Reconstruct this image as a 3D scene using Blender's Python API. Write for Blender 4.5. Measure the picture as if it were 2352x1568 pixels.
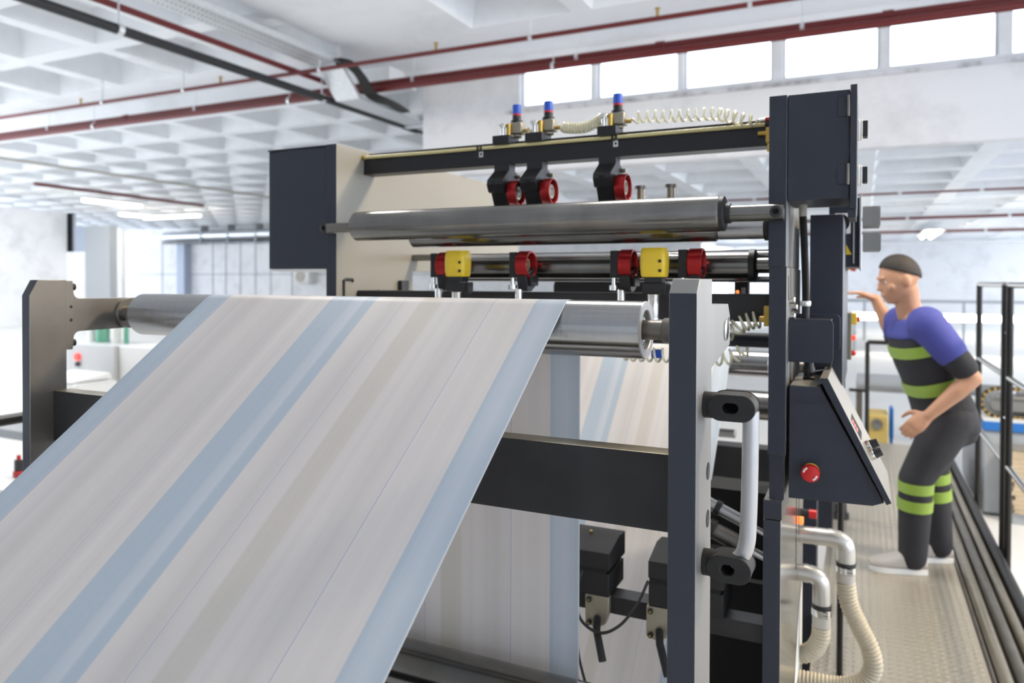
import bpy, bmesh, math, random
from mathutils import Vector, Matrix
random.seed(4)
PI = math.pi
SC = bpy.context.scene
for o in list(bpy.data.objects):
    bpy.data.objects.remove(o, do_unlink=True)
COL = SC.collection

# ------------------------------------------------------------------ camera
cam = bpy.data.cameras.new('camera')
cam_o = bpy.data.objects.new('camera', cam)
COL.objects.link(cam_o)
yaw, pit, rol = math.radians(25.4), 0.012, 0.0032
F = Vector((-math.sin(yaw)*math.cos(pit), math.cos(yaw)*math.cos(pit), -math.sin(pit)))
R0 = Vector((math.cos(yaw), math.sin(yaw), 0))
U0 = R0.cross(F)
R = R0*math.cos(rol) + U0*math.sin(rol)
U = U0*math.cos(rol) - R0*math.sin(rol)
cam_o.matrix_world = Matrix(((R.x, U.x, -F.x, 0), (R.y, U.y, -F.y, 0), (R.z, U.z, -F.z, 1.7), (0, 0, 0, 1)))
cam.sensor_width = 36
cam.lens = 1700/2352*36
cam.shift_y = -(784-665.4)/2352
cam.clip_start = 0.05
cam.clip_end = 200
cam.dof.use_dof = True
cam.dof.focus_distance = 1.25
cam.dof.aperture_fstop = 3.8
SC.camera = cam_o

# ------------------------------------------------------------------ world, light, exposure
world = bpy.data.worlds.new('daylight')
SC.world = world
world.use_nodes = True
bg = world.node_tree.nodes['Background']
bg.inputs['Color'].default_value = (0.80, 0.88, 1.0, 1)
bg.inputs['Strength'].default_value = 1.85
SC.view_settings.view_transform = 'Standard'
SC.view_settings.look = 'None'
SC.view_settings.gamma = 1.0
SC.view_settings.exposure = 1.78
SC.view_settings.use_curve_mapping = False


def area(name, loc, target, size, power, color, size_y=None):
    l = bpy.data.lights.new(name, 'AREA')
    l.energy = power
    l.color = color
    l.size = size
    if size_y:
        l.shape = 'RECTANGLE'
        l.size_y = size_y
    o = bpy.data.objects.new(name, l)
    o.location = loc
    o.rotation_euler = (Vector(target)-Vector(loc)).to_track_quat('-Z', 'Y').to_euler()
    COL.objects.link(o)
    return o


# warm hall lamp to the right of the machine
area('unseen_light', (3.4, 3.9, 4.5), (-0.6, 2.0, 1.2), 0.45, 75, (1.0, 0.83, 0.60))
# added unseen lights that brighten the left hall and the low aisle
for x, y in ((-13, 1.0), (-18, 3.5), (-24, 6.5), (-30, 9.5), (-20, -4.0), (-33, 1.0)):
    area('unseen_light', (x, y, 4.45), (x-1.5, y+2.5, 0), 1.2, 215 if x < -14 else 40, (0.90, 0.95, 1.0))
for x, y in ((-10.2, 4.8), (-12.9, 6.3)):  # added unseen pair; its floor bounce lifts the near ceiling
    area('unseen_light', (x, y, 4.45), (x, y-0.1, 0), 0.8, 46, (0.92, 0.96, 1.0))
# added unseen lights above the machine, to brighten paper and roller tops
for x, y, w_ in ((-0.7, 3.3, 26), (-3.6, 3.4, 18)):
    area('unseen_light', (x, y, 4.45), (x, y-0.3, 0), 0.9, w_, (1.0, 0.96, 0.90))
for y in (12.5, 17.5, 22.5, 27.5, 32.5):  # added fill lights, out of view to the right of the aisle
    area('aisle_fill', (7.6, y, 3.3), (5.5, y, 0), 0.9, 13, (0.90, 0.95, 1.0))

# ------------------------------------------------------------------ materials


def mat(name, color, rough=0.5, metal=0.0, spec=0.5, bump=0.0, bscale=200.0, var=0.0, vscale=6.0, emit=None, trans=0.0, alpha=1.0, stretch=None):
    m = bpy.data.materials.new(name)
    m.use_nodes = True
    nt = m.node_tree
    b = nt.nodes['Principled BSDF']
    b.inputs['Base Color'].default_value = (*color, 1)
    b.inputs['Roughness'].default_value = rough
    b.inputs['Metallic'].default_value = metal
    b.inputs['Specular IOR Level'].default_value = spec
    if trans:
        b.inputs['Transmission Weight'].default_value = trans
    if emit:
        b.inputs['Emission Color'].default_value = (*emit[0], 1)
        b.inputs['Emission Strength'].default_value = emit[1]
    if bump or var:
        tc = nt.nodes.new('ShaderNodeTexCoord')
        mp = nt.nodes.new('ShaderNodeMapping')
        nt.links.new(tc.outputs['Object'], mp.inputs['Vector'])
        if stretch:
            mp.inputs['Scale'].default_value = stretch
    if var:
        n = nt.nodes.new('ShaderNodeTexNoise')
        n.inputs['Scale'].default_value = vscale
        n.inputs['Detail'].default_value = 5
        nt.links.new(mp.outputs['Vector'], n.inputs['Vector'])
        mx = nt.nodes.new('ShaderNodeMix')
        mx.data_type = 'RGBA'
        mx.inputs['A'].default_value = (*[c*(1-var) for c in color], 1)
        mx.inputs['B'].default_value = (*[min(1, c*(1+var)) for c in color], 1)
        nt.links.new(n.outputs['Fac'], mx.inputs['Factor'])
        nt.links.new(mx.outputs['Result'], b.inputs['Base Color'])
    if bump:
        n2 = nt.nodes.new('ShaderNodeTexNoise')
        n2.inputs['Scale'].default_value = bscale
        n2.inputs['Detail'].default_value = 3
        nt.links.new(mp.outputs['Vector'], n2.inputs['Vector'])
        bp = nt.nodes.new('ShaderNodeBump')
        bp.inputs['Strength'].default_value = bump
        bp.inputs['Distance'].default_value = 0.002
        nt.links.new(n2.outputs['Fac'], bp.inputs['Height'])
        nt.links.new(bp.outputs['Normal'], b.inputs['Normal'])
    return m


M = {}
M['paint'] = mat('charcoal_paint', (0.026, 0.030, 0.042), 0.42, spec=0.32, bump=0.15, bscale=500, var=0.06)
M['paint2'] = mat('slate_paint', (0.030, 0.034, 0.046), 0.42, spec=0.32, bump=0.12, bscale=500, var=0.05)
M['greypaint'] = mat('grey_paint', (0.19, 0.19, 0.185), 0.5, var=0.05)
M['steel'] = mat('brushed_steel', (0.26, 0.258, 0.25), 0.48, 0.65, spec=0.3, var=0.18, vscale=7, bump=0.08, bscale=60, stretch=(1, 1, 0.08))
M['darksteel'] = mat('dark_bare_steel', (0.20, 0.185, 0.165), 0.40, 0.85, var=0.30, vscale=9, bump=0.06, bscale=80)
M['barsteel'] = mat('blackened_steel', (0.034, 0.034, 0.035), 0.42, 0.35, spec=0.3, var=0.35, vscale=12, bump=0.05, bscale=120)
M['roller'] = mat('ground_steel_roller', (0.36, 0.36, 0.365), 0.15, 0.98, var=0.10, vscale=5, bump=0.12, bscale=90, stretch=(14, 0.4, 0.4))
M['rollerdull'] = mat('dull_steel_roller', (0.21, 0.205, 0.195), 0.22, 0.95, var=0.30, vscale=6, bump=0.05, bscale=60, stretch=(2, 1, 1))
M['litsteel'] = mat('warm_lit_steel', (0.36, 0.32, 0.24), 0.38, 0.85, var=0.2, vscale=20, bump=0.05, bscale=100, stretch=(1, 1, 6))
M['endface'] = mat('lit_end_steel', (0.42, 0.42, 0.43), 0.38, 0.55)
M['bearingseal'] = mat('teal_grey_seal', (0.10, 0.16, 0.18), 0.4)
M['mirrorsteel'] = mat('polished_plate_steel', (0.46, 0.45, 0.42), 0.16, 0.92, var=0.12, vscale=5)
M['kerb'] = mat('worn_brown_steel', (0.34, 0.30, 0.23), 0.32, 0.85, var=0.2, vscale=20)
M['chrome'] = mat('bright_steel', (0.68, 0.68, 0.66), 0.18, 1.0)
M['alu'] = mat('satin_aluminium', (0.46, 0.46, 0.47), 0.34, 0.92)
M['black'] = mat('black_plastic', (0.014, 0.014, 0.015), 0.5)
M['blackmetal'] = mat('black_anodised', (0.012, 0.012, 0.014), 0.38, 0.2)
M['rubber'] = mat('dark_rubber', (0.014, 0.0135, 0.0135), 0.55, spec=0.35, bump=0.3, bscale=700)
M['hole'] = mat('bore_black', (0.004, 0.004, 0.004), 0.8)
M['cream'] = mat('off_white_machine_paint', (0.245, 0.23, 0.195), 0.38, spec=0.3, var=0.07, vscale=3)
M['red'] = mat('red_anodised', (0.36, 0.010, 0.012), 0.28, 0.45)
M['redplastic'] = mat('red_plastic', (0.52, 0.012, 0.012), 0.35)
M['redlens'] = mat('lit_red_lens', (0.8, 0.05, 0.04), 0.3, emit=((1, 0.06, 0.04), 0.3))
M['orangelens'] = mat('lit_orange_lens', (0.8, 0.2, 0.04), 0.3, emit=((1, 0.22, 0.05), 0.45))
M['yellow'] = mat('yellow_plastic', (0.72, 0.50, 0.025), 0.42)
M['blue'] = mat('blue_plastic', (0.010, 0.075, 0.46), 0.38)
M['bluepaint'] = mat('blue_paint', (0.01, 0.14, 0.46), 0.4)
M['brass'] = mat('brass', (0.50, 0.33, 0.08), 0.30, 0.9)
M['nickel'] = mat('nickel_casting', (0.33, 0.30, 0.235), 0.35, 0.6, var=0.1)
M['hose'] = mat('clear_tubing', (0.86, 0.83, 0.64), 0.16, trans=0.45)
M['airline'] = mat('pale_yellow_tubing', (0.60, 0.52, 0.26), 0.3)
M['pvc'] = mat('galvanised_pipe', (0.54, 0.52, 0.48), 0.33, 0.75, var=0.12, vscale=14)
M['ribbed'] = mat('cream_ribbed_hose', (0.50, 0.44, 0.33), 0.5)
M['cuff'] = mat('grey_cuff', (0.44, 0.41, 0.36), 0.5)
M['white'] = mat('white_plastic', (0.72, 0.71, 0.68), 0.4)
M['label'] = mat('white_sticker', (0.78, 0.78, 0.74), 0.45)
M['skin'] = mat('skin', (0.48, 0.25, 0.15), 0.5)
M['hair'] = mat('dark_hair', (0.022, 0.016, 0.012), 0.7, bump=0.6, bscale=160)
M['shirt'] = mat('black_work_shirt', (0.016, 0.016, 0.020), 0.8, bump=0.2, bscale=60)
M['royal'] = mat('blue_shoulder_cloth', (0.05, 0.058, 0.27), 0.75, bump=0.2, bscale=60)
M['hivis'] = mat('lime_reflective_tape', (0.25, 0.38, 0.05), 0.5)
M['trouser'] = mat('charcoal_trousers', (0.022, 0.021, 0.025), 0.8, bump=0.3, bscale=40)
M['shoe'] = mat('pale_grey_shoe', (0.50, 0.46, 0.42), 0.6)
M['sole'] = mat('white_sole', (0.7, 0.7, 0.68), 0.6)
M['lamp'] = mat('fluorescent_tube', (1, 1, 1), 0.4, emit=((1.0, 0.93, 0.80), 9.0))
M['lamphousing'] = mat('lamp_housing', (0.7, 0.7, 0.68), 0.5)
M['redpipe'] = mat('red_pipe_paint', (0.125, 0.011, 0.012), 0.45, var=0.15, vscale=3)
M['blackpipe'] = mat('black_pipe', (0.012, 0.013, 0.015), 0.45)
M['galv'] = mat('galvanised_tray', (0.72, 0.74, 0.76), 0.36, 0.8, var=0.15, vscale=20)
M['wire'] = mat('cable_black', (0.01, 0.01, 0.01), 0.4)
M['railblack'] = mat('black_gloss_rail', (0.012, 0.011, 0.010), 0.30, spec=0.35)
M['railsteel'] = mat('polished_rail', (0.42, 0.39, 0.34), 0.2, 0.95)
M['cardboard'] = mat('cardboard', (0.50, 0.37, 0.17), 0.8)
M['paperstack'] = mat('waste_paper', (0.55, 0.44, 0.30), 0.8, var=0.4, vscale=14)
M['cloth'] = mat('white_cloth', (0.75, 0.77, 0.85), 0.8)
M['green'] = mat('green_glass', (0.12, 0.36, 0.24), 0.3)
M['darkglass'] = mat('dark_window', (0.016, 0.018, 0.024), 0.12)
M['bluegrey'] = mat('blue_grey_panel', (0.40, 0.45, 0.55), 0.5)
M['midgrey'] = mat('mid_grey_panel', (0.36, 0.38, 0.40), 0.5)
M['ledred'] = mat('led_red', (0.3, 0, 0), 0.3, emit=((1, 0.02, 0.02), 0.2))


def plaster(name, base, dirt, scale=1.1, amount=0.45):
    m = bpy.data.materials.new(name)
    m.use_nodes = True
    nt = m.node_tree
    b = nt.nodes['Principled BSDF']
    b.inputs['Roughness'].default_value = 0.8
    tc = nt.nodes.new('ShaderNodeTexCoord')
    n = nt.nodes.new('ShaderNodeTexNoise')
    n.inputs['Scale'].default_value = scale
    n.inputs['Detail'].default_value = 8
    n.inputs['Roughness'].default_value = 0.65
    r = nt.nodes.new('ShaderNodeValToRGB')
    r.color_ramp.elements[0].position = 0.30
    r.color_ramp.elements[0].color = (*[b_*(1-amount)+d*amount for b_, d in zip(base, dirt)], 1)
    r.color_ramp.elements[1].position = 0.52
    r.color_ramp.elements[1].color = (*base, 1)
    nt.links.new(tc.outputs['Object'], n.inputs['Vector'])
    nt.links.new(n.outputs['Fac'], r.inputs['Fac'])
    nt.links.new(r.outputs['Color'], b.inputs['Base Color'])
    bp = nt.nodes.new('ShaderNodeBump')
    bp.inputs['Strength'].default_value = 0.25
    bp.inputs['Distance'].default_value = 0.02
    nt.links.new(n.outputs['Fac'], bp.inputs['Height'])
    nt.links.new(bp.outputs['Normal'], b.inputs['Normal'])
    return m


M['plaster'] = plaster('white_plaster', (0.80, 0.80, 0.81), (0.50, 0.50, 0.52), 1.3)
M['soffit'] = plaster('white_painted_concrete', (0.82, 0.84, 0.87), (0.50, 0.50, 0.50), 0.9, 0.30)
M['sooty'] = plaster('sooty_plaster', (0.66, 0.66, 0.68), (0.05, 0.05, 0.05), 3.2, 0.85)
M['concrete'] = plaster('pale_floor', (0.76, 0.76, 0.75), (0.66, 0.65, 0.63), 0.7, 0.4)


def web_material():
    m = bpy.data.materials.new('printed_paper')
    m.use_nodes = True
    nt = m.node_tree
    b = nt.nodes['Principled BSDF']
    b.inputs['Roughness'].default_value = 0.42
    b.inputs['Specular IOR Level'].default_value = 0.35
    tc = nt.nodes.new('ShaderNodeTexCoord')
    sp = nt.nodes.new('ShaderNodeSeparateXYZ')
    nt.links.new(tc.outputs['Object'], sp.inputs['Vector'])
    mr = nt.nodes.new('ShaderNodeMapRange')
    mr.inputs['From Min'].default_value = -1.405
    mr.inputs['From Max'].default_value = -0.495
    nt.links.new(sp.outputs['X'], mr.inputs['Value'])
    rp = nt.nodes.new('ShaderNodeValToRGB')
    rp.color_ramp.interpolation = 'LINEAR'
    W = (0.585, 0.565, 0.56)
    W2 = (0.53, 0.513, 0.51)
    T = (0.525, 0.502, 0.47)
    B = (0.385, 0.455, 0.535)
    BL = (0.465, 0.515, 0.585)
    L = (0.40, 0.42, 0.50)

    def xx(x):
        return (x+1.405)/0.91
    stops = [(-1.405, B), (-1.338, B), (-1.3375, L), (-1.336, W), (-1.25, W2), (-1.20, W), (-1.13, W2), (-1.09, W), (-1.038, W), (-1.0372, L), (-1.036, B), (-0.985, B), (-0.968, BL), (-0.95, BL), (-0.945, B), (-0.9205, B), (-0.920, L), (-0.9185, W),
             (-0.86, W2), (-0.81, W), (-0.806, T), (-0.762, T), (-0.755, W), (-0.67, W2), (-0.645, W), (-0.5585, W), (-0.558, L), (-0.5565, B), (-0.53, BL), (-0.4975, B), (-0.497, (0.7, 0.72, 0.74))]
    e = rp.color_ramp.elements
    e[0].position, e[0].color = xx(stops[0][0]), (*stops[0][1], 1)
    e[1].position, e[1].color = 1.0, (*stops[-1][1], 1)
    for x, c in stops[1:-1]:
        k = e.new(xx(x))
        k.color = (*c, 1)
    nt.links.new(mr.outputs['Result'], rp.inputs['Fac'])
    # faint print streaks that run with the paper
    n = nt.nodes.new('ShaderNodeTexNoise')
    n.noise_dimensions = '1D'
    n.inputs['Scale'].default_value = 26
    n.inputs['Detail'].default_value = 6
    n.inputs['Roughness'].default_value = 0.7
    nt.links.new(sp.outputs['X'], n.inputs['W'])
    r2 = nt.nodes.new('ShaderNodeValToRGB')
    r2.color_ramp.elements[0].position = 0.30
    r2.color_ramp.elements[0].color = (0.94, 0.937, 0.94, 1)
    r2.color_ramp.elements[1].position = 0.70
    r2.color_ramp.elements[1].color = (1.03, 1.022, 1.015, 1)
    nt.links.new(n.outputs['Fac'], r2.inputs['Fac'])
    mx = nt.nodes.new('ShaderNodeMix')
    mx.data_type = 'RGBA'
    mx.blend_type = 'MULTIPLY'
    mx.inputs['Factor'].default_value = 1
    nt.links.new(rp.outputs['Color'], mx.inputs['A'])
    nt.links.new(r2.outputs['Color'], mx.inputs['B'])
    # fine ruled lines
    last = mx.outputs['Result']
    for xc, w, f in ((-1.288, 0.0009, 0.55), (-1.118, 0.0009, 0.6), (-0.848, 0.0009, 0.8), (-0.643, 0.0009, 0.9)):
        s = nt.nodes.new('ShaderNodeMath')
        s.operation = 'COMPARE'
        s.inputs[1].default_value = xc
        s.inputs[2].default_value = w
        nt.links.new(sp.outputs['X'], s.inputs[0])
        s2 = nt.nodes.new('ShaderNodeMath')
        s2.operation = 'MULTIPLY'
        s2.inputs[1].default_value = f
        nt.links.new(s.outputs[0], s2.inputs[0])
        q = nt.nodes.new('ShaderNodeMix')
        q.data_type = 'RGBA'
        q.inputs['B'].default_value = (0.36, 0.38, 0.50, 1)
        nt.links.new(s2.outputs[0], q.inputs['Factor'])
        nt.links.new(last, q.inputs['A'])
        last = q.outputs['Result']
    nt.links.new(last, b.inputs['Base Color'])
    tl = nt.nodes.new('ShaderNodeBsdfTranslucent')
    nt.links.new(last, tl.inputs['Color'])
    ms = nt.nodes.new('ShaderNodeMixShader')
    ms.inputs[0].default_value = 0.14
    nt.links.new(b.outputs[0], ms.inputs[1])
    nt.links.new(tl.outputs[0], ms.inputs[2])
    nt.links.new(ms.outputs[0], nt.nodes['Material Output'].inputs['Surface'])
    return m


M['web'] = web_material()


def plate_material():
    m = mat('tread_plate', (0.40, 0.365, 0.30), 0.36, 0.5)
    nt = m.node_tree
    b = nt.nodes['Principled BSDF']
    tc = nt.nodes.new('ShaderNodeTexCoord')
    v = nt.nodes.new('ShaderNodeTexVoronoi')
    v.inputs['Scale'].default_value = 34
    v.inputs['Randomness'].default_value = 0.0
    mp = nt.nodes.new('ShaderNodeMapping')
    mp.inputs['Scale'].default_value = (1.0, 0.8, 1.0)
    nt.links.new(tc.outputs['Object'], mp.inputs['Vector'])
    nt.links.new(mp.outputs['Vector'], v.inputs['Vector'])
    r = nt.nodes.new('ShaderNodeValToRGB')
    r.color_ramp.elements[0].position = 0.18
    r.color_ramp.elements[0].color = (1, 1, 1, 1)
    r.color_ramp.elements[1].position = 0.42
    r.color_ramp.elements[1].color = (0, 0, 0, 1)
    nt.links.new(v.outputs['Distance'], r.inputs['Fac'])
    bp = nt.nodes.new('ShaderNodeBump')
    bp.inputs['Strength'].default_value = 0.55
    bp.inputs['Distance'].default_value = 0.005
    nt.links.new(r.outputs['Color'], bp.inputs['Height'])
    nt.links.new(bp.outputs['Normal'], b.inputs['Normal'])
    return m


M['plate'] = plate_material()

# ------------------------------------------------------------------ mesh builder
WORLD = {}


class MB:
    def __init__(s, m='paint'):
        s.v = []
        s.f = []
        s.mi = []
        s.sm = []
        s.mats = []
        s.use(m)

    def use(s, m):
        if m not in s.mats:
            s.mats.append(m)
        s.cur = s.mats.index(m)
        return s

    def add(s, vs, fs, smooth=False, mats=None):
        b = len(s.v)
        s.v += [tuple(v) for v in vs]
        for i, f in enumerate(fs):
            s.f.append([b+k for k in f])
            s.mi.append(s.cur if mats is None or mats[i] is None else s.idx(mats[i]))
            s.sm.append(smooth if not isinstance(smooth, list) else smooth[i])
        return s

    def idx(s, m):
        if m not in s.mats:
            s.mats.append(m)
        return s.mats.index(m)

    def box(s, x0, x1, y0, y1, z0, z1, sides=None):
        # sides: optional dict face -> material: '-x','+x','-y','+y','-z','+z'
        vs = [(x0, y0, z0), (x1, y0, z0), (x1, y1, z0), (x0, y1, z0), (x0, y0, z1), (x1, y0, z1), (x1, y1, z1), (x0, y1, z1)]
        fs = [(0, 3, 2, 1), (4, 5, 6, 7), (0, 1, 5, 4), (1, 2, 6, 5), (2, 3, 7, 6), (3, 0, 4, 7)]
        nm = ['-z', '+z', '-y', '+x', '+y', '-x']
        return s.add(vs, fs, mats=[(sides or {}).get(k) for k in nm])

    def prism(s, pts, axis, a, b, capm=None, endm=None):
        # pts: 2-D outline; axis 'x': (y,z); 'y': (x,z); 'z': (x,y)
        n = len(pts)

        def P(p, t):
            return (t, p[0], p[1]) if axis == 'x' else (p[0], t, p[1]) if axis == 'y' else (p[0], p[1], t)
        vs = [P(p, a) for p in pts]+[P(p, b) for p in pts]
        fs = [tuple(range(n)), tuple(range(2*n-1, n-1, -1))]+[(i, i+n, (i+1) % n+n, (i+1) % n) for i in range(n)]
        area2 = sum(pts[i][0]*pts[(i+1) % n][1]-pts[(i+1) % n][0]*pts[i][1] for i in range(n))
        flip = (area2 > 0) != (axis == 'y')
        flip = flip if b > a else not flip
        if flip:
            fs = [tuple(reversed(f)) for f in fs]
        return s.add(vs, fs, mats=[capm, endm or capm]+[None]*n)

    def cyl(s, p0, p1, r, seg=24, r1=None, cap=True):
        p0, p1 = Vector(p0), Vector(p1)
        d = (p1-p0).normalized()
        a = d.orthogonal().normalized()
        b = d.cross(a)
        r1 = r if r1 is None else r1
        vs = []
        for p, rr in ((p0, r), (p1, r1)):
            for i in range(seg):
                t = 2*PI*i/seg
                vs.append(p+(a*math.cos(t)+b*math.sin(t))*rr)
        fs = [(i, (i+1) % seg, (i+1) % seg+seg, i+seg) for i in range(seg)]
        sm = [True]*seg
        if cap:
            fs += [tuple(range(seg-1, -1, -1)), tuple(range(seg, 2*seg))]
            sm += [False, False]
        return s.add(vs, fs, sm)

    def lathe(s, origin, d, prof, seg=32):
        # prof: list of (distance along d, radius)
        o, d = Vector(origin), Vector(d).normalized()
        a = d.orthogonal().normalized()
        b = d.cross(a)
        vs = []
        for t, r in prof:
            for i in range(seg):
                u = 2*PI*i/seg
                vs.append(o+d*t+(a*math.cos(u)+b*math.sin(u))*max(r, 1e-5))
        fs = []
        for k in range(len(prof)-1):
            for i in range(seg):
                j = (i+1) % seg
                fs.append((k*seg+i, k*seg+j, (k+1)*seg+j, (k+1)*seg+i))
        return s.add(vs, fs, True)

    def tube(s, path, r, seg=10, cap=True, rfun=None):
        pts = [Vector(p) for p in path]
        n = len(pts)
        tang = []
        for i in range(n):
            t = pts[min(i+1, n-1)]-pts[max(i-1, 0)]
            tang.append(t.normalized())
        a = tang[0].orthogonal().normalized()
        vs = []
        for i in range(n):
            a = (a-tang[i]*a.dot(tang[i])).normalized()
            b = tang[i].cross(a)
            rr = rfun(i) if rfun else r
            for k in range(seg):
                u = 2*PI*k/seg
                vs.append(pts[i]+(a*math.cos(u)+b*math.sin(u))*rr)
        fs = []
        for i in range(n-1):
            for k in range(seg):
                j = (k+1) % seg
                fs.append((i*seg+k, i*seg+j, (i+1)*seg+j, (i+1)*seg+k))
        sm = [True]*len(fs)
        if cap:
            fs += [tuple(range(seg-1, -1, -1)), tuple(range((n-1)*seg, n*seg))]
            sm += [False, False]
        return s.add(vs, fs, sm)

    def sphere(s, c, r, seg=16, rings=10, scale=(1, 1, 1)):
        c = Vector(c)
        vs, fs = [], []
        for i in range(rings+1):
            th = PI*i/rings
            for k in range(seg):
                u = 2*PI*k/seg
                vs.append((c.x+r*scale[0]*math.sin(th)*math.cos(u), c.y+r*scale[1]*math.sin(th)*math.sin(u), c.z+r*scale[2]*math.cos(th)))
        for i in range(rings):
            for k in range(seg):
                j = (k+1) % seg
                fs.append(((i+1)*seg+k, (i+1)*seg+j, i*seg+j, i*seg+k))
        return s.add(vs, fs, True)

    def build(s, name, parent=None, bevel=0.0, seg=2, origin=None, weld=True):
        me = bpy.data.meshes.new(name)
        if parent is not None:
            org = WORLD[parent.name]
        elif origin is not None:
            org = Vector(origin)
        else:
            xs = [v[0] for v in s.v]
            ys = [v[1] for v in s.v]
            zs = [v[2] for v in s.v]
            org = Vector(((min(xs)+max(xs))/2, (min(ys)+max(ys))/2, min(zs)))
        me.from_pydata([(v[0]-org[0], v[1]-org[1], v[2]-org[2]) for v in s.v], [], s.f)
        for k in s.mats:
            me.materials.append(M[k])
        me.polygons.foreach_set('material_index', s.mi)
        me.polygons.foreach_set('use_smooth', s.sm)
        if weld:
            bm = bmesh.new()
            bm.from_mesh(me)
            bmesh.ops.remove_doubles(bm, verts=bm.verts, dist=1e-6)
            bm.to_mesh(me)
            bm.free()
        me.update()
        try:
            me.set_sharp_from_angle(angle=math.radians(38))
        except Exception:
            pass
        o = bpy.data.objects.new(name, me)
        COL.objects.link(o)
        if parent is not None:
            o.parent = parent
        else:
            o.location = org
        WORLD[o.name] = Vector(org)
        if bevel:
            md = o.modifiers.new('edge', 'BEVEL')
            md.width = bevel
            md.segments = seg
            md.limit_method = 'ANGLE'
            md.angle_limit = math.radians(35)
            md.harden_normals = False
        return o


def tag(o, label, cat, group=None, kind=None):
    o['label'] = label
    o['category'] = cat
    if group:
        o['group'] = group
    if kind:
        o['kind'] = kind
    return o


def thing(name, loc, label, cat, group=None):
    o = bpy.data.objects.new(name, None)
    o.empty_display_size = 0.05
    o.location = loc
    COL.objects.link(o)
    WORLD[o.name] = Vector(loc)
    return tag(o, label, cat, group)


def struct(o):
    o['kind'] = 'structure'
    return o


def dup(root, loc, label, group=None):
    r = root.copy()
    COL.objects.link(r)
    r.location = loc
    r['label'] = label
    if group:
        r['group'] = group
    WORLD[r.name] = Vector(loc)
    for ch in list(root.children):
        c = ch.copy()
        COL.objects.link(c)
        c.parent = r
        for g in list(ch.children):
            d = g.copy()
            COL.objects.link(d)
            d.parent = c
    return r


def made_at_origin(t, fn):
    # build a repeated thing around the origin, then stand it in its place
    loc = WORLD[t.name].copy()
    WORLD[t.name] = Vector((0, 0, 0))
    fn(t)
    t.location = loc
    WORLD[t.name] = loc


def spline(pts, n=8):
    # Catmull-Rom through pts
    P = [Vector(p) for p in pts]
    P = [P[0]*2-P[1]]+P+[P[-1]*2-P[-2]]
    out = []
    for i in range(1, len(P)-2):
        for k in range(n):
            t = k/n
            a, b, c, d = P[i-1], P[i], P[i+1], P[i+2]
            out.append(0.5*((2*b)+(c-a)*t+(2*a-5*b+4*c-d)*t*t+(3*b-a-3*c+d)*t**3))
    out.append(P[-2])
    return out


def helix(path, coil_r, turns, spt=14, ends=0.04):
    # coil around a path (list of points)
    pts = spline(path, 12)
    n = int(turns*spt)
    out = []
    ds = [0.0]
    for i in range(1, len(pts)):
        ds.append(ds[-1]+(pts[i]-pts[i-1]).length)
    k = 0
    for i in range(n+1):
        s_ = ds[-1]*i/n
        while k < len(pts)-2 and ds[k+1] < s_:
            k += 1
        p = pts[k].lerp(pts[k+1], (s_-ds[k])/max(1e-9, ds[k+1]-ds[k]))
        d = (pts[k+1]-pts[k]).normalized()
        a = Vector((0, 0, 1))
        a = (a-d*a.dot(d)).normalized()
        b = d.cross(a)
        u = 2*PI*i/spt
        e = min(1, i/n/ends, (1-i/n)/ends)
        out.append(p+(a*math.cos(u)+b*math.sin(u))*coil_r*max(e, 0.05))
    return out


def rrect(x0, x1, z0, z1, r, corners='all', n=5):
    # rounded rectangle outline, counter-clockwise; corners subset of 'bl br tr tl'
    out = []
    for nm, cx, cz, a0 in (('bl', x0, z0, PI), ('br', x1, z0, 1.5*PI), ('tr', x1, z1, 0), ('tl', x0, z1, 0.5*PI)):
        if corners == 'all' or nm in corners.split():
            sx = 1 if cx == x0 else -1
            sz = 1 if cz == z0 else -1
            for k in range(n+1):
                a = a0+PI/2*k/n
                out.append((cx+sx*r+r*math.cos(a), cz+sz*r+r*math.sin(a)))
        else:
            out.append((cx, cz))
    return out


def bolt(mb, p, d, r, h, m='black', hole=True):
    d = Vector(d).normalized()
    p = Vector(p)
    mb.use(m).lathe(p, d, [(0, r), (h*0.85, r), (h, r*0.85), (h, r*0.5)], 18)
    mb.use('hole').lathe(p, d, [(h, r*0.5), (h*0.4, r*0.5), (h*0.4, 0)], 6)


# ------------------------------------------------------------------ the hall (structure)


def coffers(mb, xs, ys, z, depth, rib, taper):
    for i in range(len(xs)-1):
        for j in range(len(ys)-1):
            x0, x1, y0, y1 = xs[i], xs[i+1], ys[j], ys[j+1]
            r, t = rib, rib+taper
            A = [(x0, y0, z), (x1, y0, z), (x1, y1, z), (x0, y1, z)]
            B = [(x0+r, y0+r, z), (x1-r, y0+r, z), (x1-r, y1-r, z), (x0+r, y1-r, z)]
            T = [(x0+t, y0+t, z+depth), (x1-t, y0+t, z+depth), (x1-t, y1-t, z+depth), (x0+t, y1-t, z+depth)]
            fs = []
            for k in range(4):
                n = (k+1) % 4
                fs.append((k, 4+k, 4+n, n))
                fs.append((4+k, 8+k, 8+n, 4+n))
            fs.append((8, 11, 10, 9))
            mb.add(A+B+T, fs)


def flat(mb, x0, x1, y0, y1, z):
    mb.add([(x0, y0, z), (x1, y0, z), (x1, y1, z), (x0, y1, z)], [(0, 3, 2, 1)])


def steps(a, b, s):
    n = int(round((b-a)/s))
    return [a+s*k for k in range(n+1)]


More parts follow.
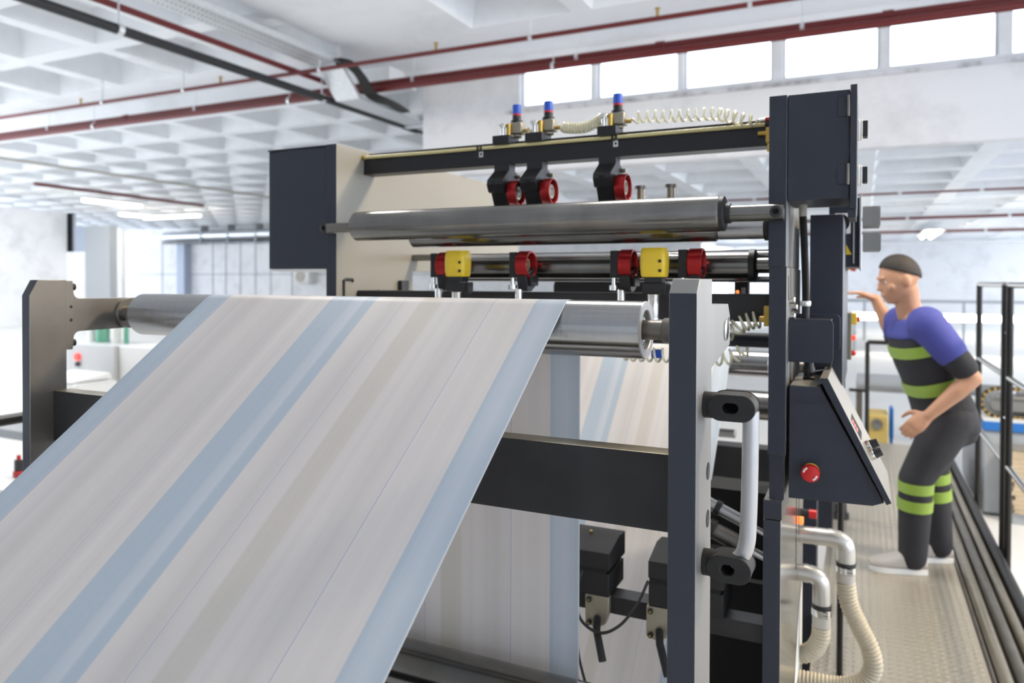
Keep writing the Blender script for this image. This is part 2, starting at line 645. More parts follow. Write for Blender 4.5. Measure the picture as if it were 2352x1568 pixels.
c = MB('soffit')
ysn = steps(-11.6, 7.9, 1.5)
coffers(c, steps(-46.5, -6.0, 1.5), ysn, 4.7, 0.40, 0.12, 0.13)
flat(c, -6.0, -4.35, -11.6, 7.9, 4.7)
coffers(c, steps(-4.35, 9.15, 1.5), ysn, 4.7, 0.40, 0.12, 0.13)
flat(c, -46.5, 9.15, 7.9, 9.75, 4.7)
coffers(c, steps(-46.5, -6.0, 1.5), steps(9.75, 30.75, 1.5), 4.7, 0.40, 0.12, 0.13)
c.box(-46.5, -6.0, 8.62, 9.3, 4.50, 4.72)
c.box(-6.0, 9.2, 9.0, 9.5, 4.62, 4.72)
struct(c.build('ceiling', origin=(0, 0, 0)))
c = MB('soffit')
coffers(c, steps(-6, 9, 1.5), steps(10.3, 37.3, 1.5), 3.45, 0.22, 0.14, 0.10)
flat(c, -6, 9, 9.7, 10.3, 3.45)
c.box(-6, 9, 9.7, 37.5, 3.72, 3.80)
struct(c.build('ceiling_low', origin=(0, 0, 0)))

f = MB('concrete')
f.box(-47, 9.2, -11.6, 37.5, -0.1, 0.0)
struct(f.build('floor', origin=(0, 0, 0)))

w = MB('plaster')
w.box(-6.0, 9.2, 9.5, 9.72, 3.25, 4.16)
w.box(-6.0, -4.46, 9.5, 9.72, 4.16, 4.72)
wins = [(-4.40, -3.345), (-3.27, -2.17), (-2.10, -1.02), (-0.905, 0.15), (0.23, 1.305), (1.41, 2.47), (2.57, 3.63), (3.73, 4.80), (4.92, 6.0), (6.1, 7.2), (7.3, 8.4)]
ed = [-4.46]+[v for p in wins for v in p]+[9.2]
for k in range(0, len(ed), 2):
    w.box(ed[k], ed[k+1], 9.5, 9.72, 4.16, 4.72)
w.box(-6.0, -5.7, 9.72, 37.5, 3.25, 5.0)
struct(w.build('wall_clerestory', origin=(0, 0, 0)))
M['frost'] = mat('window_glass', (0.92, 0.93, 0.94), 0.25, trans=1.0)
M['frame'] = mat('white_window_frame', (0.66, 0.67, 0.70), 0.5)
for k, (a, b) in enumerate(wins):
    t = bpy.data.objects.new('window_%d' % (k+1), None)
    COL.objects.link(t)
    t.location = ((a+b)/2, 9.6, 4.16)
    WORLD[t.name] = Vector(t.location)
    struct(t)
    q = MB('frame')
    for bx in ((a, b, 4.16, 4.185), (a, b, 4.66, 4.70), (a, a+0.03, 4.185, 4.66), (b-0.03, b, 4.185, 4.66)):
        q.box(bx[0], bx[1], 9.58, 9.64, bx[2], bx[3])
    q.build('frame', t)
    MB('frost').box(a+0.03, b-0.03, 9.605, 9.611, 4.185, 4.66).build('pane', t)
# the darker sill moulding under the windows
s = MB('sooty')
s.box(-4.6, 9.2, 9.44, 9.5, 4.06, 4.10)
struct(s.build('trim_1', origin=(0, 0, 0)))

w = MB('plaster')
w.box(-6.0, 9.2, 37.3, 37.5, 0, 3.8)
struct(w.build('wall_back', origin=(0, 0, 0)))
w = MB('plaster')
w.box(-47, 9.4, -11.8, -11.6, 0, 4.75)
struct(w.build('wall_near', origin=(0, 0, 0)))
w = MB('plaster')
w.box(9.2, 9.4, -11.6, 37.5, 0, 1.2)
w.box(9.2, 9.4, -11.6, 9.7, 4.2, 4.75)
w.box(9.2, 9.4, 9.7, 37.5, 3.1, 4.75)
for k in range(13):
    w.box(9.2, 9.4, -11.6+4.0*k, -11.2+4.0*k, 1.2, 4.2)
struct(w.build('wall_right', origin=(0, 0, 0)))
w = MB('plaster')
w.box(-47, -6.0, 30.7, 30.9, 0, 4.75)
struct(w.build('wall_far', origin=(0, 0, 0)))
w = MB('plaster')
w.box(-28.3, -28.0, 1.0, 18.6, 0.0, 4.3)
struct(w.build('wall_left', origin=(0, 0, 0)))
w = MB('plaster')
w.box(-29.0, -24.9, 18.6, 18.8, 0.0, 2.74)
w.box(-26.55, -24.9, 18.6, 18.8, 2.74, 3.6)
struct(w.build('wall_recess', origin=(0, 0, 0)))
w = MB('midgrey')
w.box(-26.5, -25.1, 18.3, 18.6, 0.0, 3.7)
struct(w.build('column_1', origin=(0, 0, 0)), )
w = MB('bluegrey')
w.box(-35.7, -35.1, 30.2, 30.7, 0, 4.2)
struct(w.build('column_2', origin=(0, 0, 0)))
w = MB('midgrey')
for x in (-37.5, -33.4, -32.4, -31.3, -30.2, -29.1, -27.6):
    w.box(x, x+0.04, 30.67, 30.7, 0, 4.2)
w.box(-45, -6, 30.67, 30.7, 2.0, 2.05)
struct(w.build('trim_2', origin=(0, 0, 0)))
# dark glazed opening beyond the left wall
t = bpy.data.objects.new('window_20', None)
COL.objects.link(t)
t.location = (-28, 18.7, 2.74)
WORLD[t.name] = Vector(t.location)
struct(t)
q = MB('midgrey')
q.box(-28.95, -28.9, 18.66, 18.74, 2.76, 4.3)
q.box(-28.36, -28.31, 18.66, 18.74, 2.76, 4.3)
q.box(-27.72, -27.67, 18.66, 18.74, 2.76, 4.3)
q.build('frame', t)
MB('darkglass').box(-28.9, -27.72, 18.69, 18.71, 2.76, 4.3).build('pane', t)
MB('bluegrey').box(-27.67, -26.6, 18.69, 18.72, 2.76, 3.75).build('panel', t)

# ------------------------------------------------------------------ services under the ceiling


def clip_rod(mb, x, y, z, top, m='galv', r=0.006):
    mb.use(m).cyl((x, y, z), (x, y, top), r, 6)


def hangers(t, xs, y, z, r, top, rod=0.006):
    for x in xs:
        q = MB('galv')
        clip_rod(q, x, y, z, top, r=rod)
        q.cyl((x-0.02, y, z), (x+0.02, y, z), r, 12)
        q.build('hanger', t)


p = thing('fire_pipe', (-3, 8.3, 4.3), 'long dark red main pipe, upper of the close pair under the windows', 'pipe', 'red pipes under the high ceiling')
MB('redpipe').cyl((-24, 8.32, 4.36), (9, 8.32, 4.36), 0.045, 16).build('tube', p)
for x in (-11.0, -7.2, -2.1, 0.2, 3.0):
    MB('redpipe').cyl((x-0.05, 8.32, 4.36), (x+0.05, 8.32, 4.36), 0.058, 16).build('coupling', p)
hangers(p, (-13, -9.4, -5.4, -3.1, -0.6, 1.6), 8.32, 4.36, 0.054, 4.7)
p = thing('fire_pipe', (-3, 8.2, 4.25), 'long dark red pipe running just below and before the red main', 'pipe', 'red pipes under the high ceiling')
MB('redpipe').cyl((-16, 8.18, 4.25), (9, 8.18, 4.25), 0.042, 16).build('tube', p)
hangers(p, (-11.6, -7.4, -3.35, 1.5), 8.18, 4.25, 0.052, 4.7)
p = thing('sprinkler_pipe', (-3, 7.35, 4.35), 'thin dark red sprinkler pipe crossing the near coffers', 'pipe')
MB('redpipe').cyl((-14, 7.4, 4.35), (9, 7.4, 4.35), 0.026, 12).build('tube', p)
hangers(p, (-13.5, -10.3, -8.6, -6.2, -3.3, -1.0, 1.4), 7.4, 4.35, 0.034, 4.7, 0.008)
for x in (-10.8, -7.9, -4.5, -1.9):
    q = MB('brass').cyl((x, 7.4, 4.37), (x, 7.4, 4.45), 0.016, 8)
    q.cyl((x, 7.4, 4.449), (x, 7.4, 4.456), 0.03, 8)
    q.build('sprinkler_head', p)
p = thing('drain_pipe', (-7, 6, 4.3), 'thick black pipe running away along the high ceiling', 'pipe')
q = MB('blackpipe').cyl((-6.60, 2.0, 4.14), (-6.56, 10.1, 4.14), 0.05, 16)
q.cyl((-6.56, 10.1, 4.14), (-6.56, 12.6, 4.10), 0.034, 14)
q.cyl((-6.56, 9.85, 4.14), (-6.56, 10.2, 4.14), 0.061, 14)
q.build('tube', p)
for y in (4.9, 7.9):
    q = MB('galv')
    clip_rod(q, -6.585, y, 4.14, 4.7, r=0.01)
    q.cyl((-6.585, y-0.03, 4.14), (-6.585, y+0.03, 4.14), 0.062, 14)
    q.build('clamp', p)
p = thing('feed_pipe', (-6.8, 6, 4.4), 'dark red pipe beside the cable tray', 'pipe')
MB('redpipe').cyl((-6.76, 2.0, 4.42), (-6.70, 8.2, 4.42), 0.036, 12).build('tube', p)
p = thing('cable_tray', (-6.2, 6, 4.4), 'galvanised perforated cable tray hung below the ceiling', 'cable tray')
q = MB('galv')
for (y0, z0, y1, z1) in ((2.0, 4.46, 7.62, 4.46), (7.62, 4.46, 8.02, 4.11), (8.02, 4.11, 13.0, 4.11)):
    for xa, xb, dz in ((-6.43, -6.06, 0.0), (-6.44, -6.43, 0.06), (-6.06, -6.05, 0.06)):
        q.add([(xa, y0, z0), (xb, y0, z0), (xb, y1, z1), (xa, y1, z1), (xa, y0, z0+0.004+dz), (xb, y0, z0+0.004+dz), (xb, y1, z1+0.004+dz), (xa, y1, z1+0.004+dz)],
              [(0, 3, 2, 1), (4, 5, 6, 7), (0, 1, 5, 4), (1, 2, 6, 5), (2, 3, 7, 6), (3, 0, 4, 7)])
q.build('tray', p)
q = MB('hole')
y = 2.2
while y < 7.5:
    for x in (-6.37, -6.25, -6.13):
        q.box(x-0.013, x+0.013, y, y+0.010, 4.4575, 4.4592)
    y += 0.055
y = 8.9
while y < 12.8:
    for x in (-6.37, -6.25, -6.13):
        q.box(x-0.013, x+0.013, y, y+0.010, 4.1075, 4.1092)
    y += 0.09
o = q.build('slot', p, weld=False)
o['kind'] = 'stuff'
for y, z in ((4.9, 4.46), (7.55, 4.46), (9.75, 4.10)):
    q = MB('galv')
    q.box(-6.47, -6.03, y-0.04, y+0.04, z-0.03, z-0.004)
    q.box(-6.045, -6.03, y-0.04, y+0.04, z-0.03, 4.69)
    q.build('bracket', p)
q = MB('wire')
for k in range(6):
    x = -6.09+0.03*k
    q.tube(spline([(x-0.02, 7.50, 4.485), (x+0.05, 7.66, 4.47), (x+0.12, 7.84, 4.36-0.01*k), (x+0.12, 8.02, 4.17), (x+0.10+0.03*(k % 3), 8.25, 4.13), (x+0.10, 8.6, 4.14), (x+0.02, 9.0, 4.13)], 5), 0.017, 6)
tag(q.build('cable_bundle'), 'tangle of black cables spilling from the cable tray bend', 'cable')


def ceiling_lamp(loc, length, along, label, wid=0.16):
    t = thing('ceiling_lamp', loc, label, 'lamp')
    x, y, z = loc
    hx, hy = (length/2, wid/2) if along == 'x' else (wid/2, length/2)
    MB('lamphousing').box(x-hx-0.02, x+hx+0.02, y-hy-0.02, y+hy+0.02, z+0.03, z+0.09).build('housing', t)
    q = MB('lamp')
    if along == 'x':
        q.cyl((x-hx, y-hy*0.5, z), (x+hx, y-hy*0.5, z), 0.05, 10).cyl((x-hx, y+hy*0.5, z), (x+hx, y+hy*0.5, z), 0.05, 10)
    else:
        q.cyl((x-hx*0.5, y-hy, z), (x-hx*0.5, y+hy, z), 0.05, 10).cyl((x+hx*0.5, y-hy, z), (x+hx*0.5, y+hy, z), 0.05, 10)
    q.build('tube', t)
    for k in (-0.8, 0.8):
        q = MB('galv')
        q.cyl((x+(hx*k if along == 'x' else 0), y+(hy*k if along == 'y' else 0), z+0.09), (x+(hx*k if along == 'x' else 0), y+(hy*k if along == 'y' else 0), z+(0.4 if z > 4 else 0.4)), 0.008, 6)
        q.build('hanger', t)


ceiling_lamp((-23.5, 17.25, 4.35), 2.1, 'y', 'bright fluorescent lamp, largest lit one under the far coffered ceiling', 0.24)
ceiling_lamp((-27.6, 21.4, 4.4), 1.6, 'y', 'small distant fluorescent lamp just below the largest lit one', 0.18)
ceiling_lamp((-26.3, 22.0, 4.35), 3.2, 'x', 'long dim fluorescent lamp before the grey ducts of the far wall', 0.14)
ceiling_lamp((1.88, 26.6, 3.2), 3.4, 'y', 'fluorescent lamp under the low ceiling beside the dark control cabinet', 0.5)


def far_pipe(name, y, z, r, m, x0, x1, label, rods):
    t = thing(name, ((x0+x1)/2, y, z), label, 'pipe', None)
    MB(m).cyl((x0, y, z), (x1, y, z), r, 10).build('tube', t)
    for x in rods:
        q = MB('galv')
        q.cyl((x, y, z), (x, y, 3.62), 0.012, 6).cyl((x-0.03, y, z), (x+0.03, y, z), r*1.3, 8)
        q.build('hanger', t)


far_pipe('sprinkler_pipe', 15.6, 3.36, 0.022, 'redpipe', -5.5, 8.8, 'nearest thin red pipe under the low ceiling', (-2, 0.6, 1.9, 4))
far_pipe('sprinkler_pipe', 21.5, 3.34, 0.040, 'redpipe', -5.5, 8.8, 'second thin red pipe back under the low ceiling', (-2, 1.0, 3.2, 5))
far_pipe('sprinkler_pipe', 27.0, 3.32, 0.045, 'redpipe', -5.5, 8.8, 'red pipe passing just beyond the low ceiling lamp', (-2, 2.2, 3.4, 5))
far_pipe('sprinkler_pipe', 34.0, 3.30, 0.055, 'redpipe', -5.5, 8.8, 'farthest red pipe close to the back wall', (-2, 2.8, 5))
far_pipe('conduit_pipe', 18.2, 3.36, 0.03, 'galv', -5.5, 8.8, 'galvanised conduit between the first two low red pipes', (-2, 1.0, 3.2, 5))
far_pipe('conduit_pipe', 31.0, 3.18, 0.07, 'galv', -5.5, 8.8, 'thick galvanised duct before the farthest red pipe', (-2, 2.2, 5))
t = thing('sprinkler_pipe', (-21.6, 15, 4.4), 'short red pipe above the brightest far lamp', 'pipe')
MB('redpipe').cyl((-21.3, 13.2, 4.42), (-21.7, 19.5, 4.40), 0.05, 10).build('tube', t)
for y in (14.2, 18.7):
    MB('galv').cyl((-21.5, y, 4.42), (-21.5, y, 4.72), 0.012, 6).build('hanger', t)
t = thing('conduit_pipe', (-20, 12, 4.4), 'pale thin conduit slanting along the far coffers', 'pipe')
MB('cuff').cyl((-17.5, 8.8, 4.42), (-17.8, 30.0, 4.42), 0.035, 10).build('tube', t)
for y in (12.75, 20.25):
    MB('galv').cyl((-17.6, y, 4.42), (-17.6, y, 4.72), 0.012, 6).build('hanger', t)
t = thing('ventilation_duct', (-31, 30, 4.0), 'grey metal ventilation duct along the top of the far wall', 'duct')
q = MB('galv')
q.cyl((-36, 29.7, 4.15), (-20, 29.7, 4.15), 0.26, 18)
q.build('tube', t)
MB('darkglass').box(-36, -20, 29.5, 30.3, 3.72, 3.86).build('tray', t)
for x in (-33, -31, -29, -27):
    MB('midgrey').box(x, x+0.08, 29.42, 29.98, 3.7, 4.7).build('strap', t)
t = thing('air_conditioner', (-26.4, 30.5, 1.6), 'white wall-mounted fan unit seen under the dark drive cover', 'air conditioner')
MB('white').box(-27.0, -25.95, 30.1, 30.7, 1.55, 2.25).build('casing', t, bevel=0.03)
q = MB('cuff').lathe((-26.5, 30.1, 1.9), (0, -1, 0), [(0, 0.30), (0.03, 0.30), (0.03, 0.26), (0.01, 0.24), (0.01, 0.0)], 24)
q.build('fan_grille', t)

# ------------------------------------------------------------------ front stand with its rollers and the paper
st = thing('web_stand', (-0.95, 1.1, 0), 'heavy dark steel stand with two posts carrying the front roller', 'stand')
prof = [(1.06, 0.0), (1.06, 1.683), (1.082, 1.704), (1.176, 1.704), (1.176, 0.0)]
q = MB('steel').prism(prof, 'x', -0.253, -0.213)
q.mi = [0]*len(q.f)
# painted front face and chamfer
q.idx('paint2')
q.idx('greypaint')
for i, f in enumerate(q.f):
    ys = [q.v[k][1] for k in f]
    zs = [q.v[k][2] for k in f]
    if max(ys) < 1.061:
        q.mi[i] = q.mats.index('paint2')
    elif len(f) == 4 and max(ys) < 1.083 and min(zs) > 1.6:
        q.mi[i] = q.mats.index('greypaint')
q.build('post', st, bevel=0.0012)
prof2 = [(1.06, 0.0), (1.06, 1.663), (1.079, 1.699), (1.148, 1.699), (1.148, 0.0)]
q = MB('darksteel').prism(prof2, 'x', -1.759, -1.731)
q.idx('paint2')
for i, f in enumerate(q.f):
    if max(q.v[k][1] for k in f) < 1.08:
        q.mi[i] = q.mats.index('paint2')
q.build('post', st, bevel=0.0012)
q = MB('barsteel').box(-1.731, -0.253, 1.115, 1.158, 1.318, 1.437, {'+z': 'litsteel'})  # top face lighter: grazing light put into its colour
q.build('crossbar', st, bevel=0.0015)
# right bracket
q = MB('steel').prism([(1.176, 1.563), (1.358, 1.588), (1.358, 1.640), (1.338, 1.661), (1.176, 1.664)], 'x', -0.253, -0.2145)
o = q.build('roller_bracket', st, bevel=0.001)
q = MB('chrome').lathe((-0.2145, 1.311, 1.617), (1, 0, 0), [(-0.001, 0.0185), (0.0022, 0.0185), (0.003, 0.017), (0.003, 0)], 28)
q.use('hole').cyl((-0.216, 1.345, 1.634), (-0.2142, 1.345, 1.634), 0.004, 12)
q.build('pin', o)
# left bracket: flange + arm with fillets


def arc(cy, cz, r, a0, a1, n=5):
    return [(cy+r*math.cos(a0+(a1-a0)*k/n), cz+r*math.sin(a0+(a1-a0)*k/n)) for k in range(n+1)]


zc = 1.614
pf = [(1.148, 1.531), (1.164, 1.531), (1.166, zc-0.056)]+arc(1.182, zc-0.056, 0.016, PI, PI/2)+[(1.345, zc-0.038), (1.362, zc-0.022), (1.362, zc+0.022), (1.345, zc+0.039)]+arc(1.182, zc+0.056, 0.016, 1.5*PI, PI)+[(1.164, 1.697), (1.148, 1.697)]
q = MB('darksteel').prism(pf, 'x', -1.757, -1.7315)
q.idx('litsteel')
o = q.build('roller_bracket', st, bevel=0.0008)
for y, z in ((1.1655, 1.634), (1.1655, 1.602)):
    MB('hole').cyl((-1.732, y-0.006, z), (-1.7312, y-0.006, z), 0.0038, 12).build('hole', o)
for z in (1.682, 1.546):
    q = MB('rubber').cyl((-1.744, 1.164, z), (-1.744, 1.176, z), 0.0085, 16)
    q.build('bolt', o)
q = MB('darksteel').lathe((-1.7315, 1.312, zc), (1, 0, 0), [(0, 0.039), (0.011, 0.039), (0.012, 0.038), (0.012, 0.0)], 32)
q.build('boss', o)
for a in (0.9, 3.6):
    q = MB('black')
    bolt(q, (-1.7195, 1.312+0.027*math.cos(a), zc+0.027*math.sin(a)), (1, 0, 0), 0.007, 0.009)
    q.build('bolt', o)
for z in (1.410, 1.337):
    q = MB('hole').lathe((-0.2132, 1.150, z), (1, 0, 0), [(0, 0.0135), (0.0006, 0.0135), (0.0006, 0.011), (-0.0, 0.0)], 20)
    q.use('black').lathe((-0.2132, 1.150, z), (1, 0, 0), [(0.0, 0.009), (0.0012, 0.0085), (0.0012, 0.004), (0.0007, 0.0)], 16)
    q.build('bolt', st)
# grab handle
h = MB('alu').tube([(-0.1465, 1.12, 1.512), (-0.1465, 1.12, 1.49)]+spline([(-0.1465, 1.12, 1.48), (-0.1475, 1.12, 1.40), (-0.149, 1.12, 1.345), (-0.151, 1.12, 1.318), (-0.158, 1.12, 1.298), (-0.172, 1.12, 1.286)], 8), 0.0118, 20).build('handle_tube', st)
for zz, dx in ((1.517, 0.0), (1.282, -0.004)):
    q = MB('rubber')
    n = 28
    x0, x1, r = -0.186, -0.157+dx, 0.0195

    def oval(x0, x1, rx, rz):
        pts = []
        for k in range(n):
            a = 2*PI*(k+0.5)/n-PI/2
            cx = x1 if math.cos(a) > 0 else x0
            pts.append((cx+rx*math.cos(a), zz+rz*math.sin(a)))
        return pts
    outer = oval(x0, x1, r, r)
    inner = oval(x0+0.009, x1-0.012, 0.0075, 0.0075)
    vs = [(p[0], 1.098, p[1]) for p in outer]+[(p[0], 1.098, p[1]) for p in inner]+[(p[0], 1.14, p[1]) for p in outer]+[(p[0], 1.125, p[1]) for p in inner]
    fs = []
    for k in range(n):
        j = (k+1) % n
        fs.append((k, j, n+j, n+k))
        fs.append((n+k, n+j, 3*n+j, 3*n+k))
        fs.append((j, k, 2*n+k, 2*n+j))
    fs.append(tuple(range(2*n, 3*n)))
    fs.append(tuple(range(3*n, 4*n)))
    q.add(vs, fs, mats=[('hole' if i % 3 == 1 and i < 3*n else None) for i in range(3*n)]+[None, 'hole'])
    q.cyl((-0.2135, 1.119, zz), (-0.186, 1.119, zz), 0.0195, 24)
    q.build('handle_mount', st, bevel=0.0012)

# front guide roller
g = thing('guide_roller', (-1.0, 1.30, 1.613), 'polished steel roller at the front that the paper runs over', 'roller')
yc, zr, rr = 1.30, 1.613, 0.052
q = MB('roller').lathe((-1.651, yc, zr), (1, 0, 0), [(0.004, 0.03), (0.0, 0.031), (0.0, rr-0.002), (0.002, rr), (1.299, rr)], 64)
q.use('endface').lathe((-1.651, yc, zr), (1, 0, 0), [(1.299, rr), (1.3012, rr-0.0012), (1.3012, 0.0365), (1.2995, 0.035), (1.291, 0.035)], 64)  # paler end face: light from the right put into its colour
q.build('roller_body', g)
q = MB('endface').lathe((-0.3615, yc, zr), (1, 0, 0), [(0, 0.0352), (0, 0.032), (0.004, 0.032), (0.004, 0.030)], 40)
q.use('bearingseal').lathe((-0.3615, yc, zr), (1, 0, 0), [(0.0025, 0.031), (0.003, 0.0235), (0.0025, 0.0225)], 40)
q.use('endface').lathe((-0.3615, yc, zr), (1, 0, 0), [(0.002, 0.0225), (0.0055, 0.0225), (0.0055, 0.0185)], 40)
q.build('bearing', g)
q = MB('darksteel').lathe((-0.368, yc, zr), (1, 0, 0), [(0, 0.0175), (0.048, 0.0175), (0.048, 0.0205), (0.051, 0.0225), (0.149, 0.0225), (0.149, 0.0)], 36)
q.build('shaft', g)
q = MB('darksteel').lathe((-1.72, yc, zr), (1, 0, 0), [(0, 0.0), (0, 0.018), (0.03, 0.018), (0.034, 0.0145), (0.072, 0.0145)], 30)
q.build('shaft', g)

# printed paper: slanting front run, over the roller, down behind it, back up at 45 degrees
th = math.atan(0.74)
pw = []
ty, tz = yc-(rr+0.0006)*math.sin(th), zr+(rr+0.0006)*math.cos(th)
for k in range(13):
    t = k/12
    y = -0.85+(ty+0.85)*t
    pw.append((y, tz-0.74*(ty-y)))
for k in range(1, 25):
    a = (PI/2+th)+(0-(PI/2+th))*k/24
    pw.append((yc+(rr+0.0006)*math.cos(a), zr+(rr+0.0006)*math.sin(a)))
yb = yc+rr+0.0006
for k in range(1, 9):
    pw.append((yb, zr-(zr-0.16)*k/8))
r2 = 0.05
for k in range(1, 9):
    a = PI+PI/2*k/8
    pw.append((yb+r2+r2*math.cos(a), 0.16+r2*math.sin(a)))
# 45-degree run passes (2.744, .979)
L0 = 2.744-0.979
yq = L0+0.13
pw.append((yq-0.05, 0.11))
for k in range(0, 5):
    t = k/4
    pw.append((yq-0.02+0.05*t, 0.11+0.05*t*t))
for k in range(1, 13):
    z = 0.16+(1.40-0.16)*k/12
    pw.append((L0+z, z))
for k in range(1, 9):
    a = math.radians(135)-math.radians(45)*k/8
    pw.append((3.165+0.0396+0.056*math.cos(a), 1.400-0.0396+0.056*math.sin(a)))
pw.append((4.2, 1.4164))
q = MB('web')
nx = 6
vs = []
for (y, z) in pw:
    for i in range(nx+1):
        vs.append((-1.405+0.91*i/nx, y, z))
fs = []
for k in range(len(pw)-1):
    for i in range(nx):
        a = k*(nx+1)+i
        fs.append((a, a+1, a+nx+2, a+nx+1))
q.add(vs, fs, True)
o = q.build('paper_web', origin=(0, 0, 0))
for p_ in o.data.polygons:
    p_.use_smooth = True
tag(o, 'wide white printed paper web with pale blue stripes running over the front roller', 'paper')

# rods at the foot of the hanging paper


def rod_thing(name, x0, x1, y, z, r, m, label, cat='roller', shaft=None, seg=40, group=None):
    t = thing(name, ((x0+x1)/2, y, z), label, cat, group)
    MB(m).lathe((x0, y, z), (1, 0, 0), [(0, 0), (0, r-0.002), (0.002, r), (x1-x0-0.002, r), (x1-x0, r-0.002), (x1-x0, 0)], seg).build('roller_body', t)
    if shaft:
        MB('darksteel').cyl((shaft[0], y, z), (shaft[1], y, z), shaft[2], 20).build('shaft', t)
    return t


rod_thing('idler_roller', -1.70, -0.255, 1.288, 0.905, 0.048, 'rollerdull', 'grey idler roller at the foot of the hanging paper')
rod_thing('tie_rod', -1.70, -0.255, 1.205, 0.885, 0.020, 'barsteel', 'thin dark rod just in front of the grey idler roller', 'rod')
rod_thing('tie_rod', -1.70, -0.255, 1.165, 0.845, 0.016, 'railsteel', 'lowest thin bright rod, under the slanting paper edge', 'rod')
rod_thing('idler_roller', -1.40, -0.345, 3.205, 1.3605, 0.0554, 'roller', 'bright roller showing its end under the dark cross tube', shaft=(-0.35, -0.20, 0.018))
rod_thing('idler_roller', -1.40, -0.215, 3.10, 1.205, 0.058, 'rollerdull', 'dull grey roller directly below the bright rear roller')
rod_thing('guide_bar', -1.40, -0.472, 3.15, 1.072, 0.018, 'alu', 'short bright bar end beside the grab handle top', 'rod')

# ------------------------------------------------------------------ slitting machine frame
fr = thing('slitter_frame', (-0.85, 2.2, 0), 'tall slitting machine frame with off white left plate and charcoal right column', 'machine')
q = MB('cream').prism([(1.85, 0.0), (1.85, 2.126), (3.2, 2.126), (3.2, 1.733), (2.283, 1.733), (2.283, 0.0)], 'x', -1.525, -1.485)
q.idx('paint')
for i, f in enumerate(q.f):
    if max(q.v[k][1] for k in f) < 1.851:
        q.mi[i] = q.mats.index('paint')
o = q.build('side_plate', fr, bevel=0.0015)
for y, z, r in ((1.965, 1.905, 0.006), (2.07, 1.664, 0.006), (1.955, 1.655, 0.004)):
    MB('hole').cyl((-1.486, y, z), (-1.4842, y, z), r, 12).build('hole', o)
q = MB('barsteel')
q.tube([(-1.484, 1.885, 1.60), (-1.484, 1.885, 1.700), (-1.484, 1.895, 1.703), (-1.484, 1.93, 1.703), (-1.484, 1.93, 1.695)], 0.005, 8)
q.build('bracket', o)
MB('barsteel').box(-1.485, -1.47, 2.19, 2.235, 1.64, 1.70).build('bracket', o)
# right column, upper
q = MB('steel').box(-0.205, -0.165, 1.85, 2.25, 1.736, 2.139, {'-y': 'paint', '-x': 'paint', '+z': 'paint'})
q.box(-0.203, -0.163, 1.85, 2.27, 1.29, 1.735, {'-y': 'paint', '-x': 'paint'})
q.box(-0.200, -0.166, 1.858, 2.12, 1.182, 1.29, {'-y': 'paint', '-x': 'paint'})
oc = q.build('side_column', fr, bevel=0.0015)
q = MB('hole').box(-0.1632, -0.1626, 1.885, 1.90, 1.655, 1.715)
q.build('slot', oc)
for y, z in ((1.92, 1.655), (1.99, 1.635), (1.93, 1.615)):
    MB('chrome').lathe((-0.163, y, z), (1, 0, 0), [(0, 0.009), (0.012, 0.009), (0.014, 0.007), (0.014, 0)], 16).build('bolt', oc)
# right lower plate
q = MB('mirrorsteel').box(-0.212, -0.172, 1.85, 2.58, 0.0, 1.132, {'-y': 'paint2', '-x': 'paint2', '+y': 'paint'})
ol = q.build('base_plate', fr, bevel=0.0015)
q = MB('darksteel').box(-0.212, -0.170, 1.85, 2.1, 1.135, 1.180, {'-y': 'paint2'})
q.build('cap_block', fr, bevel=0.0015)
q = MB('chrome').lathe((-0.190, 1.880, 1.180), (0, 0, 1), [(0, 0.014), (0.003, 0.014), (0.003, 0.0)], 24)
bolt(q, (-0.190, 1.880, 1.183), (0, 0, 1), 0.009, 0.014)
q.build('bolt', fr)
MB('hole').box(-0.1722, -0.1714, 2.30, 2.318, 0.86, 1.10).build('slot', ol)
MB('hole').box(-0.1722, -0.1714, 2.40, 2.412, 0.93, 1.12).build('slot', ol)
q = MB('label').add([(-0.1712, 2.26, 0.50), (-0.1712, 2.56, 0.50), (-0.1712, 2.56, 0.74), (-0.1712, 2.42, 0.71), (-0.1712, 2.30, 0.56)], [(0, 1, 2, 3, 4)])
q.build('sticker', ol)
q = MB('black').cyl((-0.172, 2.52, 0.965), (-0.15, 2.52, 0.965), 0.013, 16)
q.use('redplastic').cyl((-0.1501, 2.52, 0.965), (-0.128, 2.52, 0.965), 0.014, 16)
q.build('push_button', ol)
q = MB('orangelens')
q.use('orangelens').cyl((-0.1721, 2.42, 0.97), (-0.160, 2.42, 0.97), 0.012, 14)
q.build('push_button', ol)
# lower crossbeams seen through the stand
q = MB('barsteel').box(-1.485, -0.205, 3.15, 3.25, 0.83, 1.018)
q.build('crossbeam', fr, bevel=0.002)
q = MB('barsteel').box(-1.485, -0.213, 1.87, 1.93, 0.823, 0.869)
q.use('darksteel')
q.build('crossbeam', fr, bevel=0.0015)
q = MB('hole').box(-0.482, -0.213, 2.30, 2.33, 0.0, 0.80)  # black sheet added for the shade inside the machine
q.build('shade_fill', fr)
q = MB('hole').box(-0.46, -0.213, 2.45, 2.60, 0.75, 1.03)  # second black block, also filling in for interior shade
q.build('shade_fill', fr)
q = MB('paint').cyl((-1.485, 2.22, 1.532), (-0.205, 2.22, 1.532), 0.021, 24)
q.build('cross_tube', fr)
q = MB('cream').box(-1.485, -0.205, 2.28, 2.32, 1.772, 1.795)
q.build('guide_bar', fr, bevel=0.002)
# the black lower knife beam
q = MB('black').box(-1.485, -0.205, 1.955, 2.06, 1.598, 1.668)
q.build('knife_beam', fr, bevel=0.002)
q = MB('black').prism(rrect(-1.02, -0.62, 1.62, 1.712, 0.03, 'tr tl'), 'y', 2.5, 2.6)
q.build('cover', fr, bevel=0.002)

